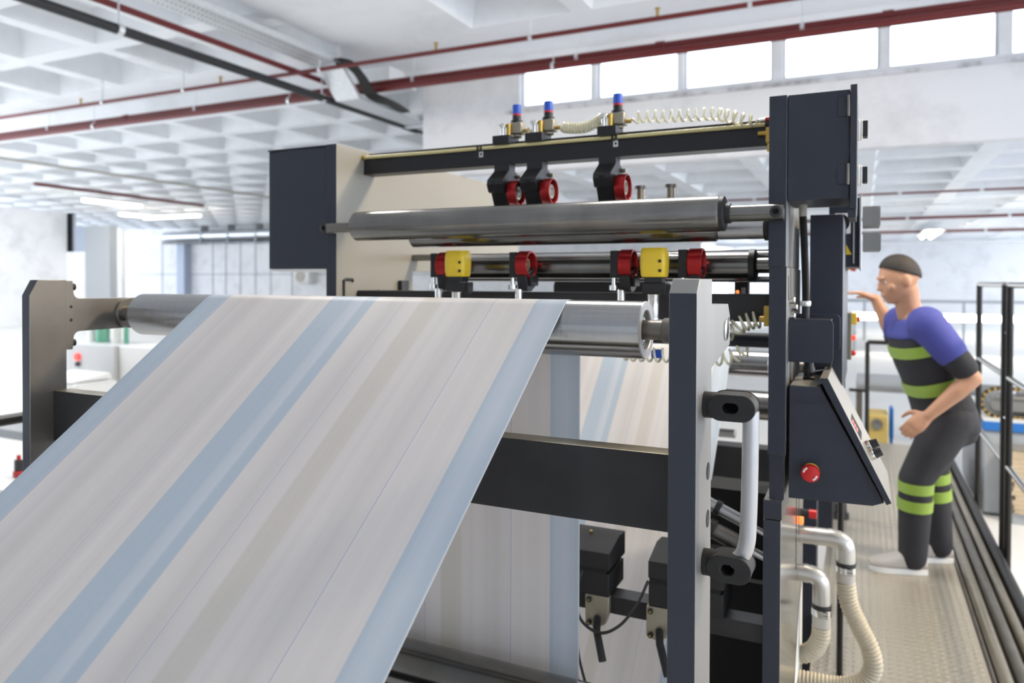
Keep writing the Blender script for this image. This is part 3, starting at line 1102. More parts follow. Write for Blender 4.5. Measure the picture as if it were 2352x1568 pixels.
# dark drive cover left of the plate
t = thing('drive_cover', (-1.64, 1.95, 1.73), 'large charcoal sheet metal cover on the left of the machine', 'cover')
MB('paint').box(-1.762, -1.5255, 1.852, 2.12, 1.737, 2.119).build('casing', t, bevel=0.002)
MB('paint').box(-1.764, -1.5255, 1.848, 2.125, 2.1195, 2.124).build('lid', t, bevel=0.001)
MB('white').box(-1.760, -1.5255, 1.855, 2.10, 1.729, 1.7365).build('lit_lip', t, bevel=0.001)  # white lip added for the lamp reflection under the cover

# upper knife beam with its air line
b = thing('knife_rail', (-0.85, 2.02, 2.05), 'long black rail across the top of the machine with a pale air line', 'rail')
MB('blackmetal').box(-1.485, -0.206, 1.99, 2.05, 2.047, 2.104).build('beam', b, bevel=0.001)
MB('blackmetal').box(-1.485, -0.206, 2.018, 2.052, 2.1042, 2.119).build('top_rail', b, bevel=0.001)
q = MB('airline').tube([(-1.488, 1.984, 2.1015), (-1.2, 1.984, 2.100), (-0.6, 1.984, 2.100), (-0.23, 1.984, 2.100)], 0.0055, 10)
q.build('air_line', b)
MB('brass').cyl((-1.497, 1.984, 2.1015), (-1.475, 1.984, 2.1015), 0.0075, 12).build('fitting', b)
q = MB('brass')
q.cyl((-0.246, 1.980, 2.078), (-0.215, 1.980, 2.078), 0.006, 12)
q.box(-0.226, -0.207, 1.968, 1.99, 2.052, 2.09)
q.cyl((-0.217, 1.978, 2.05), (-0.217, 1.978, 2.03), 0.007, 10)
q.build('fitting', b)
q = MB('redplastic').cyl((-0.23, 1.99, 2.115), (-0.205, 1.99, 2.115), 0.006, 10)
q.use('chrome').cyl((-0.245, 1.99, 2.113), (-0.23, 1.99, 2.114), 0.005, 10)
q.build('fitting', b)
for x in (-1.05, -0.627):
    q = MB('black').box(x-0.008, x-0.003, 1.975, 1.990, 2.092, 2.109).box(x+0.003, x+0.008, 1.975, 1.990, 2.092, 2.109)
    q.use('chrome').box(x-0.006, x+0.008, 1.9875, 1.9898, 2.074, 2.092)
    q.use('hole').cyl((x+0.001, 1.9872, 2.083), (x+0.001, 1.987, 2.083), 0.0035, 10)
    q.build('clip', b)

# bright upper roller bolted to the front
u = thing('cross_roller', (-0.83, 1.8, 1.861), 'dull steel roller under the three knife wheels, bolted at both ends', 'roller')
q = MB('rollerdull').lathe((-1.368, 1.80, 1.861), (1, 0, 0), [(0.003, 0.02), (0.0, 0.022), (0.0, 0.0405), (0.003, 0.043), (1.056, 0.043), (1.060, 0.0415)], 56)
q.build('roller_body', u)
q = MB('black').lathe((-0.308, 1.80, 1.861), (1, 0, 0), [(0, 0.0415), (0.010, 0.0415), (0.012, 0.038), (0.012, 0.024), (0.024, 0.024), (0.024, 0.0)], 40)
q.build('end_cap', u)
for x, z in ((-0.31, 1.0), ):
    pass
q = MB('darksteel').box(-1.477, -1.366, 1.79, 1.81, 1.846, 1.872)
q.cyl((-1.470, 1.80, 1.859), (-1.366, 1.80, 1.859), 0.0145, 24)
q.build('shaft', u)
q = MB('rollerdull').cyl((-0.292, 1.80, 1.860), (-0.166, 1.80, 1.860), 0.0195, 28)
q.build('shaft', u)
for x in (-0.181, -1.487):
    q = MB('black')
    bolt(q, (x, 1.7805 if x > -1 else 1.80, 1.859), (0, -1, 0), 0.0135, 0.010)
    q.build('bolt', u)
for x in (-1.49, -0.182):
    q = MB('darksteel').box(x-0.012, x+0.012, 1.81, 1.85, 1.846, 1.872)
    q.build('mount', u)
rod_thing('cross_roller', -1.24, -0.335, 1.915, 1.838, 0.037, 'rollerdull', 'darker roller tucked just behind and below the upper roller', shaft=None)
rod_thing('spindle', -0.335, -0.222, 1.93, 1.832, 0.026, 'alu', 'pale spindle end showing right of the upper roller, under its shaft', 'shaft')
q = MB('black').cyl((-0.222, 1.93, 1.832), (-0.214, 1.93, 1.832), 0.030, 24)
tag(q.build('spindle_collar'), 'black collar at the right end of the pale spindle', 'collar')

# lower knife shaft
s = thing('knife_shaft', (-0.85, 2.0, 1.742), 'long steel shaft behind the red and yellow lower knife guards', 'shaft')
q = MB('rollerdull').lathe((-1.19, 2.01, 1.742), (1, 0, 0), [(0, 0.0), (0, 0.035), (0.795, 0.035), (0.795, 0.0365), (0.93, 0.0365), (0.93, 0.02), (0.985, 0.02)], 40)
q.build('shaft', s)
q = MB('black').lathe((-0.268, 2.01, 1.742), (1, 0, 0), [(0, 0.03), (0, 0.043), (0.014, 0.043), (0.018, 0.036), (0.018, 0.01)], 32)
q.build('collar', s)
for z in (1.772, 1.708):
    MB('roller').cyl((-1.2, 2.08, z), (-0.206, 2.08, z), 0.010, 14).build('guide_rod', s)


# ------------------------------------------------------------------ upper knife holders
def knife_parts(t):
    # local frame: x across, y depth, z up, origin at world t.location
    q = MB('blackmetal').box(-0.027, 0.027, -0.022, 0.05, 0.057, 0.0835)
    q.build('rail_clamp', t, bevel=0.001)
    q = MB('blackmetal').prism([(-0.012, 0.0), (-0.012, -0.020), (-0.058, -0.052), (-0.062, -0.066), (-0.050, -0.088), (-0.030, -0.090), (-0.012, -0.125), (0.012, -0.125), (0.028, -0.088), (0.040, -0.085), (0.062, -0.055), (0.062, -0.030), (0.030, -0.018), (0.030, 0.0)], 'x', -0.0255, 0.0245)
    q.build('arm', t, bevel=0.001)
    q = MB('nickel').cyl((0.0245, 0.045, -0.034), (0.036, 0.045, -0.034), 0.006, 12)
    q.build('screw', t)
    MB('hole').box(-0.008, 0.008, -0.0625, -0.056, -0.066, -0.058).build('slot', t)
    # red cup guard, open to the right
    q = MB('red').lathe((0.029, -0.004, -0.0885), (1, 0, 0), [(0.0, 0.010), (0.0, 0.0365), (0.002, 0.038), (0.028, 0.038), (0.029, 0.037), (0.029, 0.034), (0.027, 0.033), (0.010, 0.032)], 40)
    g_ = q.build('blade_guard', t)
    q = MB('hole').lathe((0.029, -0.004, -0.0885), (1, 0, 0), [(0.010, 0.0325), (0.010, 0.0)], 32)
    q.build('recess', g_)
    q = MB('nickel').lathe((0.029, -0.004, -0.0885), (1, 0, 0), [(0.010, 0.021), (0.022, 0.021), (0.023, 0.0195), (0.023, 0.014), (0.021, 0.013), (0.021, 0.0)], 32)
    q.use('darksteel').lathe((0.029, -0.004, -0.0885), (1, 0, 0), [(0.021, 0.012), (0.0225, 0.010), (0.0225, 0.0)], 24)
    q.build('hub', t)


LAB = ['leftmost red knife wheel holder hanging from the black rail', 'middle red knife wheel holder, close beside the leftmost one', 'red knife wheel holder hanging alone on the right of the black rail']
k0 = thing('knife_holder', (-0.974, 1.99, 2.0475), LAB[0], 'knife holder', 'red wheel knife holders on the black rail')
made_at_origin(k0, knife_parts)
for x, l in ((-0.868, LAB[1]), (-0.647, LAB[2])):
    dup(k0, (x, 1.99, 2.0475), l)


# pressure regulators on top of the rail
def regulator_parts(t):
    q = MB('nickel').box(-0.022, 0.024, -0.02, 0.02, 0.006, 0.040)
    q.cyl((0.002, 0, -0.004), (0.002, 0, 0.006), 0.015, 20)
    q.build('body', t, bevel=0.004)
    q = MB('blackmetal').lathe((0, 0, 0.040), (0, 0, 1), [(0, 0.018), (0.008, 0.018), (0.011, 0.0135), (0.022, 0.0135), (0.022, 0.0)], 28)
    q.build('bonnet', t)
    q = MB('redplastic').cyl((0, 0, 0.062), (0, 0, 0.067), 0.0138, 24)
    q.build('ring', t)
    pts = []
    for k in range(24):
        r = 0.0138 if k % 2 else 0.0128
        pts.append((r*math.cos(2*PI*k/24), r*math.sin(2*PI*k/24)))
    q = MB('blue').prism(pts, 'z', 0.067, 0.095)
    q.build('knob', t, bevel=0.0012)
    q = MB('brass').cyl((-0.013, -0.028, -0.0035), (-0.013, -0.028, 0.034), 0.0075, 12)
    q.cyl((-0.013, -0.028, 0.018), (-0.013, -0.018, 0.018), 0.008, 12)
    q.build('fitting', t)
    MB('brass').cyl((0.024, 0, 0.016), (0.040, 0, 0.016), 0.006, 10).build('fitting', t)
    q = MB('chrome').lathe((-0.032, -0.03, -0.0035), (0, 0, 1), [(0, 0.0065), (0.028, 0.0065), (0.028, 0.0125), (0.038, 0.0125), (0.040, 0.011), (0.040, 0)], 24)
    q.build('thumb_screw', t)


RL = ['leftmost blue-capped pressure regulator on the black rail', 'middle blue-capped pressure regulator, left end of the tight coil hose', 'right blue-capped pressure regulator, between the two coil hoses']
r0 = thing('pressure_regulator', (-0.945, 2.02, 2.133), RL[0], 'regulator', 'blue-capped regulators on the black rail')
made_at_origin(r0, regulator_parts)
for x, l in ((-0.842, RL[1]), (-0.630, RL[2])):
    dup(r0, (x, 2.02, 2.133), l)


def coil(path, r, turns, label, tr=0.0033):
    o = MB('hose').tube(helix(path, r, turns, 16), tr, 7).build('coil_hose')
    tag(o, label, 'hose', 'clear coiled air hoses')


coil([(-0.905, 2.02, 2.149), (-0.89, 2.015, 2.138), (-0.87, 2.015, 2.142)], 0.009, 3, 'shortest clear coil hose, between the two left regulators')
coil([(-0.802, 2.02, 2.149), (-0.76, 2.02, 2.143), (-0.72, 2.02, 2.144), (-0.69, 2.02, 2.155), (-0.668, 2.01, 2.166)], 0.0135, 17, 'tightly wound clear coil hose between middle and right regulators')
coil([(-0.590, 2.02, 2.150), (-0.56, 2.02, 2.158), (-0.50, 2.02, 2.154), (-0.42, 2.02, 2.150), (-0.36, 2.01, 2.145), (-0.31, 1.99, 2.128), (-0.27, 1.98, 2.112), (-0.245, 1.975, 2.108)], 0.0155, 16, 'long open clear coil hose stretching to the dark control cabinet')
coil([(-0.230, 1.93, 1.607), (-0.26, 1.93, 1.600), (-0.285, 1.93, 1.588), (-0.30, 1.93, 1.573), (-0.345, 1.93, 1.580), (-0.36, 1.93, 1.60)], 0.020, 10, 'slack clear coil hose hanging beside the square roller bracket')
coil([(-0.255, 1.90, 1.535), (-0.30, 1.90, 1.512), (-0.35, 1.90, 1.506), (-0.42, 1.90, 1.508), (-0.50, 1.90, 1.508), (-0.58, 1.90, 1.506)], 0.017, 15, 'clear coil hose peeping out under the front guide roller')
q = MB('brass').cyl((-0.232, 1.93, 1.607), (-0.206, 1.93, 1.607), 0.008, 12).box(-0.222, -0.206, 1.92, 1.95, 1.59, 1.64)
tag(q.build('hose_fitting'), 'brass fitting feeding the slack coil hose beside the column', 'fitting')
q = MB('blue').prism(rrect(-0.500, -0.472, 1.500, 1.522, 0.006), 'y', 1.90, 1.925)
tag(q.build('valve_knob', bevel=0.002), 'blue regulator knob just under the front guide roller', 'knob')


# ------------------------------------------------------------------ lower knife units
def lower_knife(t, cup=True):
    q = MB('blackmetal').box(-0.046, -0.022, 0.0, 0.055, -0.036, 0.036)
    q.box(-0.022, 0.02, 0.01, 0.06, -0.060, -0.030)
    q.prism([(-0.01, -0.03), (0.06, -0.005), (0.06, -0.06), (0.03, -0.075), (0.0, -0.075)], 'x', -0.018, 0.012)
    q.build('arm', t, bevel=0.002)
    q = MB('red').lathe((-0.021, 0.02, 0.0), (1, 0, 0), [(0.0, 0.0), (0.0, 0.036), (0.003, 0.040), (0.036, 0.040), (0.037, 0.039), (0.037, 0.035), (0.034, 0.034), (0.008, 0.033)], 40)
    g_ = q.build('blade_guard', t)
    MB('hole').lathe((-0.021, 0.02, 0.0), (1, 0, 0), [(0.008, 0.034), (0.008, 0.0)], 28).build('recess', g_)
    q = MB('nickel').lathe((-0.021, 0.02, 0.0), (1, 0, 0), [(0.008, 0.020), (0.022, 0.020), (0.024, 0.018), (0.024, 0.012), (0.018, 0.011), (0.018, 0)], 28)
    q.build('hub', t)
    q = MB('chrome').lathe((-0.034, 0.0, -0.037), (0, 0, -1), [(0, 0.006), (0.020, 0.006), (0.020, 0.0125), (0.033, 0.0125), (0.034, 0)], 20)
    q.build('thumb_screw', t)
    q = MB('chrome').lathe((-0.010, -0.01, -0.076), (0, 0, 1), [(-0.06, 0.012), (0.006, 0.012), (0.008, 0.010), (0.008, 0)], 20)
    q.build('air_cylinder', t)


LL = ['red lower knife guard beside the left yellow guard', 'red lower knife guard standing alone in the middle', 'red lower knife guard left of the right yellow guard', 'red lower knife guard just above the stand post top']
l0 = thing('lower_knife', (-1.128, 1.90, 1.746), LL[0], 'knife unit', 'red lower knife units')
made_at_origin(l0, lower_knife)
for x, l in ((-0.866, LL[1]), (-0.567, LL[2]), (-0.385, LL[3])):
    dup(l0, (x, 1.90, 1.746), l)


def yellow_guard(t):
    pts = []
    for k in range(17):
        a = -PI*0.5-PI*k/16+PI
        pts.append((0.022*math.sin(a)*0.8, 0))
    prof = [(-0.030, 0.028), (-0.024, 0.0345), (0.012, 0.036), (0.024, 0.033), (0.031, 0.020)]
    # barrel: rounded block, wider in the middle
    q = MB('yellow')
    n = 12
    rings = []
    for zz, s_ in ((-0.037, 0.88), (-0.034, 0.95), (-0.018, 1.0), (0.0, 1.02), (0.018, 1.0), (0.033, 0.95), (0.037, 0.86)):
        ring = []
        for x, y in rrect(-0.033*s_, 0.033*s_, -0.026*s_, 0.026*s_, 0.012, n=4):
            ring.append((x, y, zz))
        rings.append(ring)
    m = len(rings[0])
    vs = [p for r in rings for p in r]
    fs = []
    for i in range(len(rings)-1):
        for k in range(m):
            j = (k+1) % m
            fs.append((i*m+k, i*m+j, (i+1)*m+j, (i+1)*m+k))
    sm = [True]*len(fs)
    fs += [tuple(range(m-1, -1, -1)), tuple(range((len(rings)-1)*m, len(rings)*m))]
    q.add(vs, fs, sm+[False, False])
    c_ = q.build('guard_cap', t)
    for z in (0.003, -0.021):
        MB('hole').cyl((0.0200, -0.0262, z), (0.0205, -0.0275, z), 0.0042, 12).build('screw_hole', c_)
    q = MB('blackmetal').box(-0.022, 0.024, -0.02, 0.02, -0.052, -0.037).box(-0.026, 0.034, -0.024, 0.03, -0.078, -0.0525)
    q.box(0.034, 0.046, -0.02, 0.0, -0.085, -0.056)
    q.build('arm', t, bevel=0.0015)
    q = MB('chrome').lathe((-0.002, -0.002, -0.078), (0, 0, -1), [(0, 0.015), (0.003, 0.0165), (0.006, 0.0155), (0.06, 0.0155), (0.062, 0.0165), (0.066, 0.0165), (0.066, 0)], 28)
    q.build('air_cylinder', t)


y0 = thing('knife_guard', (-1.053, 1.855, 1.749), 'yellow rounded knife guard on the left, against the off white plate', 'knife guard', 'yellow lower knife guards')
made_at_origin(y0, yellow_guard)
dup(y0, (-0.480, 1.855, 1.748), 'yellow rounded knife guard on the right, near the stand post')

# two slim posts showing above the upper roller
for x, l in ((-0.585, 'slim pale post half hidden by the right knife wheel'), (-0.497, 'slim pale post with flat cap standing above the upper roller')):
    t = thing('guide_post', (x, 2.1, 1.86), l, 'post')
    MB('nickel').cyl((x, 2.1, 1.86), (x, 2.1, 1.968), 0.0115, 16).build('shaft', t)
    MB('darksteel').cyl((x, 2.1, 1.968), (x, 2.1, 1.976), 0.017, 16).build('cap', t)
q = MB('black').box(-0.32, -0.285, 2.1, 2.14, 1.648, 1.700)
q.use('orangelens').cyl((-0.312, 2.099, 1.672), (-0.312, 2.10, 1.672), 0.005, 12)
q.use('white').box(-0.302, -0.290, 2.098, 2.1, 1.660, 1.684)
tag(q.build('sensor_box', bevel=0.002), 'small black sensor with an orange lamp behind the stand post', 'sensor')

# ------------------------------------------------------------------ right side: cabinet, panels, console
t = thing('control_cabinet', (-0.09, 1.95, 1.89), 'charcoal control cabinet at the top right of the machine', 'cabinet')
MB('paint').box(-0.1635, -0.0305, 1.852, 2.06, 1.891, 2.138).build('casing', t, bevel=0.0015)
d_ = MB('paint2').box(-0.030, -0.0155, 1.845, 2.07, 1.866, 2.147).build('door', t, bevel=0.0015)
for z in (2.10, 1.945):
    q = MB('paint').box(-0.056, -0.036, 1.8495, 1.852, z-0.022, z+0.022)
    q.use('darksteel').cyl((-0.0335, 1.8475, z-0.024), (-0.0335, 1.8475, z+0.024), 0.0035, 10)
    q.build('hinge', t, bevel=0.0005)
for z in (2.058, 1.951):
    q = MB('white').lathe((-0.0155, 1.93, z), (1, 0, 0), [(0, 0.026), (0.004, 0.026), (0.005, 0.0245), (0.010, 0.0245), (0.011, 0.022), (0.011, 0.0)], 28)
    q.use('black').box(-0.0045, 0.0065, 1.912, 1.948, z-0.018, z+0.018)
    q.build('knob', d_, bevel=0.001)
q = MB('paint').box(-0.0335, -0.0165, 1.85, 2.0, 1.847, 1.866)
q.build('lip', t, bevel=0.001)

q = MB('paint').prism(rrect(-0.128, -0.048, 1.40, 1.876, 0.009, 'tr'), 'y', 2.10, 2.75)
tag(q.build('side_guard', bevel=0.0015), 'tall narrow charcoal guard panel with rounded top corner below the cabinet', 'panel')

t = thing('rear_cabinet', (-0.035, 2.5, 1.74), 'dark switch cabinet with a yellow warning triangle', 'cabinet')
MB('paint').box(-0.095, -0.012, 2.42, 2.8, 1.745, 1.95).build('casing', t, bevel=0.001)
MB('alu').box(-0.012, -0.007, 2.40, 2.82, 1.738, 1.955).build('door', t, bevel=0.001)
q = MB('white').prism(rrect(-0.080, -0.036, 1.843, 1.904, 0.004), 'y', 2.408, 2.42)
o = q.build('switch_plate', t, bevel=0.001)
q = MB('hole').lathe((-0.064, 2.408, 1.876), (0, -1, 0), [(0, 0.026), (0.001, 0.026), (0.001, 0)], 28)
q.build('switch_knob', o)
q = MB('black').prism([(-0.089, 1.778), (-0.026, 1.778), (-0.0575, 1.838)], 'y', 2.4185, 2.42)
q.use('yellow').prism([(-0.083, 1.7815), (-0.032, 1.7815), (-0.0575, 1.831)], 'y', 2.4175, 2.4186)
q.use('black').prism([(-0.0545, 1.820), (-0.063, 1.803), (-0.057, 1.803), (-0.0615, 1.787), (-0.051, 1.808), (-0.057, 1.808)], 'y', 2.4168, 2.4176)
q.build('warning_sign', t)
q = MB('alu').box(-0.029, -0.025, 2.414, 2.42, 1.755, 1.90)
q.build('trim_strip', t)
q = MB('greypaint').prism(rrect(-0.004, 0.044, 1.866, 1.925, 0.004), 'y', 2.44, 2.56)
q.use('cream').cyl((0.037, 2.437, 1.919), (0.037, 2.44, 1.919), 0.003, 8)
tag(q.build('junction_box', bevel=0.001), 'grey junction box on the side of the switch cabinet, upper of two', 'box')
q = MB('greypaint').prism(rrect(-0.003, 0.046, 1.793, 1.848, 0.004), 'y', 2.44, 2.56)
q.use('cream').cyl((0.039, 2.437, 1.842), (0.039, 2.44, 1.842), 0.003, 8)
tag(q.build('junction_box', bevel=0.001), 'grey junction box on the side of the switch cabinet, lower of two', 'box')

# conduit down the column
t = thing('cable_conduit', (-0.13, 1.97, 1.6), 'dark ribbed cable conduit running down beside the right column', 'conduit')
q = MB('cuff').cyl((-0.137, 1.97, 1.862), (-0.137, 1.97, 1.892), 0.0095, 16)
q.use('black').tube([(-0.137-0.0+0.008*math.sin(k/160*PI*0.5), 1.97, 1.862-0.232*k/160) for k in range(161)], 0.009, 12, rfun=lambda i: 0.0098 if i % 2 else 0.0084)
q.build('tube', t)
q = MB('chrome').lathe((-0.129, 1.97, 1.640), (0, 0, 1), [(0, 0.012), (0.004, 0.0128), (0.010, 0.0128), (0.013, 0.012), (0.013, 0.009)], 20)
q.use('black').cyl((-0.129, 1.97, 1.605), (-0.129, 1.97, 1.640), 0.0095, 16)
q.build('gland', t)

q = MB('paint').prism(rrect(-0.1625, -0.063, 1.507, 1.610, 0.011, 'tr br'), 'y', 1.90, 1.905)
q.box(-0.1625, -0.068, 1.905, 1.975, 1.6065, 1.610)
tag(q.build('guard_plate', bevel=0.001), 'charcoal plate with rounded right corners above the console, front one', 'plate')
q = MB('paint').prism(rrect(-0.1625, -0.051, 1.528, 1.620, 0.011, 'tr br'), 'y', 2.0, 2.005)
tag(q.build('guard_plate', bevel=0.001), 'second charcoal plate close behind the front rounded plate', 'plate')

# operator console
t = thing('operator_console', (-0.07, 1.98, 1.19), 'charcoal operator console with slanted front and red stop button', 'console')
S0, S1 = Vector((-0.083, 1.468)), Vector((0.052, 1.203))
q = MB('paint').prism([(-0.156, 1.190), (0.022, 1.194), (0.046, 1.204), (-0.088, 1.456), (-0.156, 1.456)], 'y', 1.855, 2.13)
q.idx('cream')
for i, f in enumerate(q.f):
    if all(q.v[k][2] > 1.4559 for k in f) and len(f) == 4:
        q.mi[i] = q.mats.index('cream')
q.build('casing', t, bevel=0.0015)
dS = (S1-S0).normalized()
nS = Vector((-dS.y, dS.x))*1.0
if nS.x < 0:
    nS = -nS
q = MB('cream')
a0 = S0+nS*0.0
pts = [(S0.x-nS.x*0.002, S0.y-nS.y*0.002), (S1.x-nS.x*0.002, S1.y-nS.y*0.002), (S1.x+nS.x*0.010, S1.y+nS.y*0.010), (S0.x+nS.x*0.010+0.002, S0.y+nS.y*0.010+0.006), (S0.x-0.006, S0.y+0.010), (S0.x-0.014, S0.y-0.008)]
q.prism(pts, 'y', 1.846, 2.14)
q.idx('paint')
for i, f in enumerate(q.f):
    if max(q.v[k][1] for k in f) < 1.8461:
        q.mi[i] = q.mats.index('paint')
lid = q.build('panel', t, bevel=0.001)


def onslope(s_, y, h_):
    p = S0+dS*s_+nS*(0.010+h_)
    return Vector((p.x, y, p.y))


def slope_box(mb, s0, s1, ya, yb_, h0, h1):
    vs = [onslope(s0, ya, h0), onslope(s1, ya, h0), onslope(s1, yb_, h0), onslope(s0, yb_, h0), onslope(s0, ya, h1), onslope(s1, ya, h1), onslope(s1, yb_, h1), onslope(s0, yb_, h1)]
    mb.add(vs, [(0, 3, 2, 1), (4, 5, 6, 7), (0, 1, 5, 4), (1, 2, 6, 5), (2, 3, 7, 6), (3, 0, 4, 7)])


q = MB('hole')
slope_box(q, 0.105, 0.155, 1.885, 1.985, -0.001, 0.003)
q.use('ledred')
for k in range(3):
    slope_box(q, 0.110+0.010*k, 0.117+0.010*k, 1.89, 1.93, 0.003, 0.0034)
q.build('display', lid)
for s_, y in ((0.180, 1.93), (0.196, 1.90)):
    p0, p1, p2 = onslope(s_, y, 0.0), onslope(s_, y, 0.012), onslope(s_, y, 0.030)
    q = MB('chrome').cyl(p0, p1, 0.0125, 20)
    q.use('black').cyl(p1, p2, 0.0115, 20, r1=0.009)
    e_ = (p2-p1)
    q.build('selector_knob', lid, bevel=0.001)
q = MB('yellow').lathe((-0.107, 1.855, 1.259), (0, -1, 0), [(0, 0.0185), (0.004, 0.0185), (0.005, 0.016)], 28)
q.use('redplastic').lathe((-0.107, 1.855, 1.259), (0, -1, 0), [(0.004, 0.014), (0.016, 0.015), (0.018, 0.0205), (0.026, 0.0205), (0.030, 0.018), (0.032, 0.012), (0.0325, 0.0)], 32)
eb = q.build('stop_button', t)
q = MB('white')
for a0_ in (math.radians(115), math.radians(295)):
    for k in range(6):
        a, b_ = a0_+k*0.16, a0_+(k+1)*0.16
        wd0, wd1 = 0.0026, 0.0026
        vs = []
        for aa in (a, b_):
            for rr_ in (0.0125, 0.0165):
                dz = 0.0319 if rr_ < 0.014 else 0.0307
                vs.append((-0.107+rr_*math.cos(aa), 1.855-dz-0.0004, 1.259+rr_*math.sin(aa)))
        q.add(vs, [(0, 1, 3, 2)])
q.build('arrow_mark', eb, weld=False)
q = MB('black').lathe((-0.122, 1.99, 1.456), (0, 0, 1), [(0, 0.014), (0.006, 0.014), (0.008, 0.012), (0.016, 0.012), (0.018, 0.0145), (0.030, 0.0145), (0.034, 0.012), (0.15, 0.011)], 16)
tag(q.build('cable_gland'), 'black cable gland standing on top of the console', 'gland')
q = MB('wire').tube(spline([(-0.115, 2.0, 1.475), (-0.095, 2.02, 1.477), (-0.08, 2.03, 1.480), (-0.073, 2.03, 1.495), (-0.068, 2.03, 1.56)], 6), 0.0035, 8)
tag(q.build('cable'), 'black cable looping from the gland behind the console', 'cable')

# pneumatic pieces and brake boxes on the lower beam
for (xa, xb, lab_) in ((-0.85, -0.592, 'dark grey brake block with sloped top, left one on the lower beam'), (-0.490, -0.30, 'dark grey brake block half hidden by the stand post')):
    t = thing('brake_block', ((xa+xb)/2, 1.9, 0.87), lab_, 'block')
    q = MB('rubber').prism([(1.845, 0.945), (1.845, 0.988), (1.93, 1.012), (1.985, 1.008), (1.985, 0.945)], 'x', xa, xb)
    q.build('upper_shell', t, bevel=0.002)
    MB('hole').box(xa+0.002, xb-0.012, 1.85, 1.98, 0.932, 0.945).build('gap', t)
    MB('rubber').prism([(1.85, 0.872), (1.85, 0.932), (1.985, 0.932), (1.985, 0.872)], 'x', xa, xb-0.004).build('lower_shell', t, bevel=0.002)
    q = MB('brass').cyl(((xa+xb)/2+0.05, 1.925, 1.011), ((xa+xb)/2+0.05, 1.925, 1.016), 0.004, 10)
    q.build('screw', t)
for x0, lab_ in ((-0.66, 'steel clamp lug under the left brake block'), (-0.495, 'steel clamp lug under the right brake block')):
    t = thing('clamp_lug', (x0, 1.86, 0.80), lab_, 'clamp')
    MB('nickel').prism([(x0, 0.795), (x0+0.03, 0.785), (x0+0.055, 0.80), (x0+0.065, 0.83), (x0+0.065, 0.872), (x0, 0.872)], 'y', 1.848, 1.868).build('plate', t, bevel=0.002)
    for z in (0.861, 0.800):
        q = MB('black')
        bolt(q, (x0+0.012, 1.848, z), (0, -1, 0), 0.007, 0.008)
        q.use('brass').cyl((x0+0.012, 1.8385, z), (x0+0.012, 1.8382, z), 0.003, 8)
        q.build('bolt', t)
    q = MB('rubber').tube([(x0+0.035, 1.845, 0.815), (x0+0.045, 1.81, 0.80), (x0+0.075, 1.77, 0.745)], 0.010, 12)
    q.build('lever', t)
q = MB('wire').tube(spline([(-0.665, 1.84, 0.935), (-0.675, 1.82, 0.88), (-0.655, 1.80, 0.825), (-0.60, 1.79, 0.805), (-0.55, 1.80, 0.83), (-0.51, 1.82, 0.885), (-0.488, 1.84, 0.94)], 8), 0.004, 8)
tag(q.build('cable'), 'black cable drooping between the two brake blocks', 'cable')
q = MB('wire').tube(spline([(-0.68, 1.84, 0.77), (-0.64, 1.75, 0.75), (-0.60, 1.70, 0.70), (-0.58, 1.70, 0.62)], 8), 0.0035, 8)
q.tube(spline([(-0.68, 1.84, 0.76), (-0.65, 1.75, 0.735), (-0.615, 1.70, 0.69), (-0.595, 1.70, 0.62)], 8), 0.0035, 8)
tag(q.build('cable'), 'pair of thin cables bowing beside the hanging paper edge', 'cable')
q = MB('railsteel').cyl((-1.45, 1.72, 0.668), (-0.255, 1.72, 0.668), 0.018, 18)
tag(q.build('tie_rod'), 'dark steel tube low behind the hanging paper', 'rod')
q = MB('railsteel').cyl((-1.45, 1.66, 0.655), (-0.255, 1.66, 0.655), 0.013, 18)
tag(q.build('tie_rod'), 'second thinner tube low behind the hanging paper', 'rod')
q = MB('wire').tube(spline([(-0.52, 1.64, 0.665), (-0.45, 1.66, 0.675), (-0.40, 1.66, 0.71), (-0.375, 1.66, 0.73)], 6), 0.007, 8)
q.tube(spline([(-0.46, 1.64, 0.675), (-0.40, 1.66, 0.70), (-0.34, 1.66, 0.705), (-0.30, 1.66, 0.70)], 6), 0.0045, 8)
tag(q.build('cable'), 'black strapped cable lying over the low tubes', 'cable')
for (a_, b_, r_, m_, l_) in (((-0.45, 2.03, 1.135), (-0.215, 2.03, 1.035), 0.016, 'alu', 'pneumatic cylinder slanting down behind the grab handle, upper one'), ((-0.47, 2.0, 1.085), (-0.215, 2.0, 0.985), 0.022, 'darksteel', 'pneumatic cylinder slanting down behind the grab handle, lower one')):
    t = thing('air_cylinder', a_, l_, 'cylinder')
    A, Bv = Vector(a_), Vector(b_)
    MB(m_).cyl(A, A.lerp(Bv, 0.72), r_, 20).build('barrel', t)
    MB('black').cyl(A.lerp(Bv, 0.40), A.lerp(Bv, 0.46), r_*1.25, 20).build('collar', t)
    MB('black').cyl(A.lerp(Bv, 0.72), A.lerp(Bv, 0.80), r_*1.1, 20).build('collar', t)
    MB('chrome').cyl(A.lerp(Bv, 0.8), Bv, r_*0.5, 14).build('rod', t)

# ------------------------------------------------------------------ suction pipes and ribbed hoses


def elbow(center_path, r, t, ribs=None):
    pass


def bend(p, a, b, rad, n=8):
    # round corner at p between directions to a and b
    p, a, b = Vector(p), Vector(a), Vector(b)
    u1, u2 = (a-p).normalized(), (b-p).normalized()
    s_, e_ = p+u1*rad, p+u2*rad
    out = []
    for k in range(n+1):
        q_ = k/n
        out.append(s_.lerp(p, q_).lerp(p.lerp(e_, q_), q_))
    return out


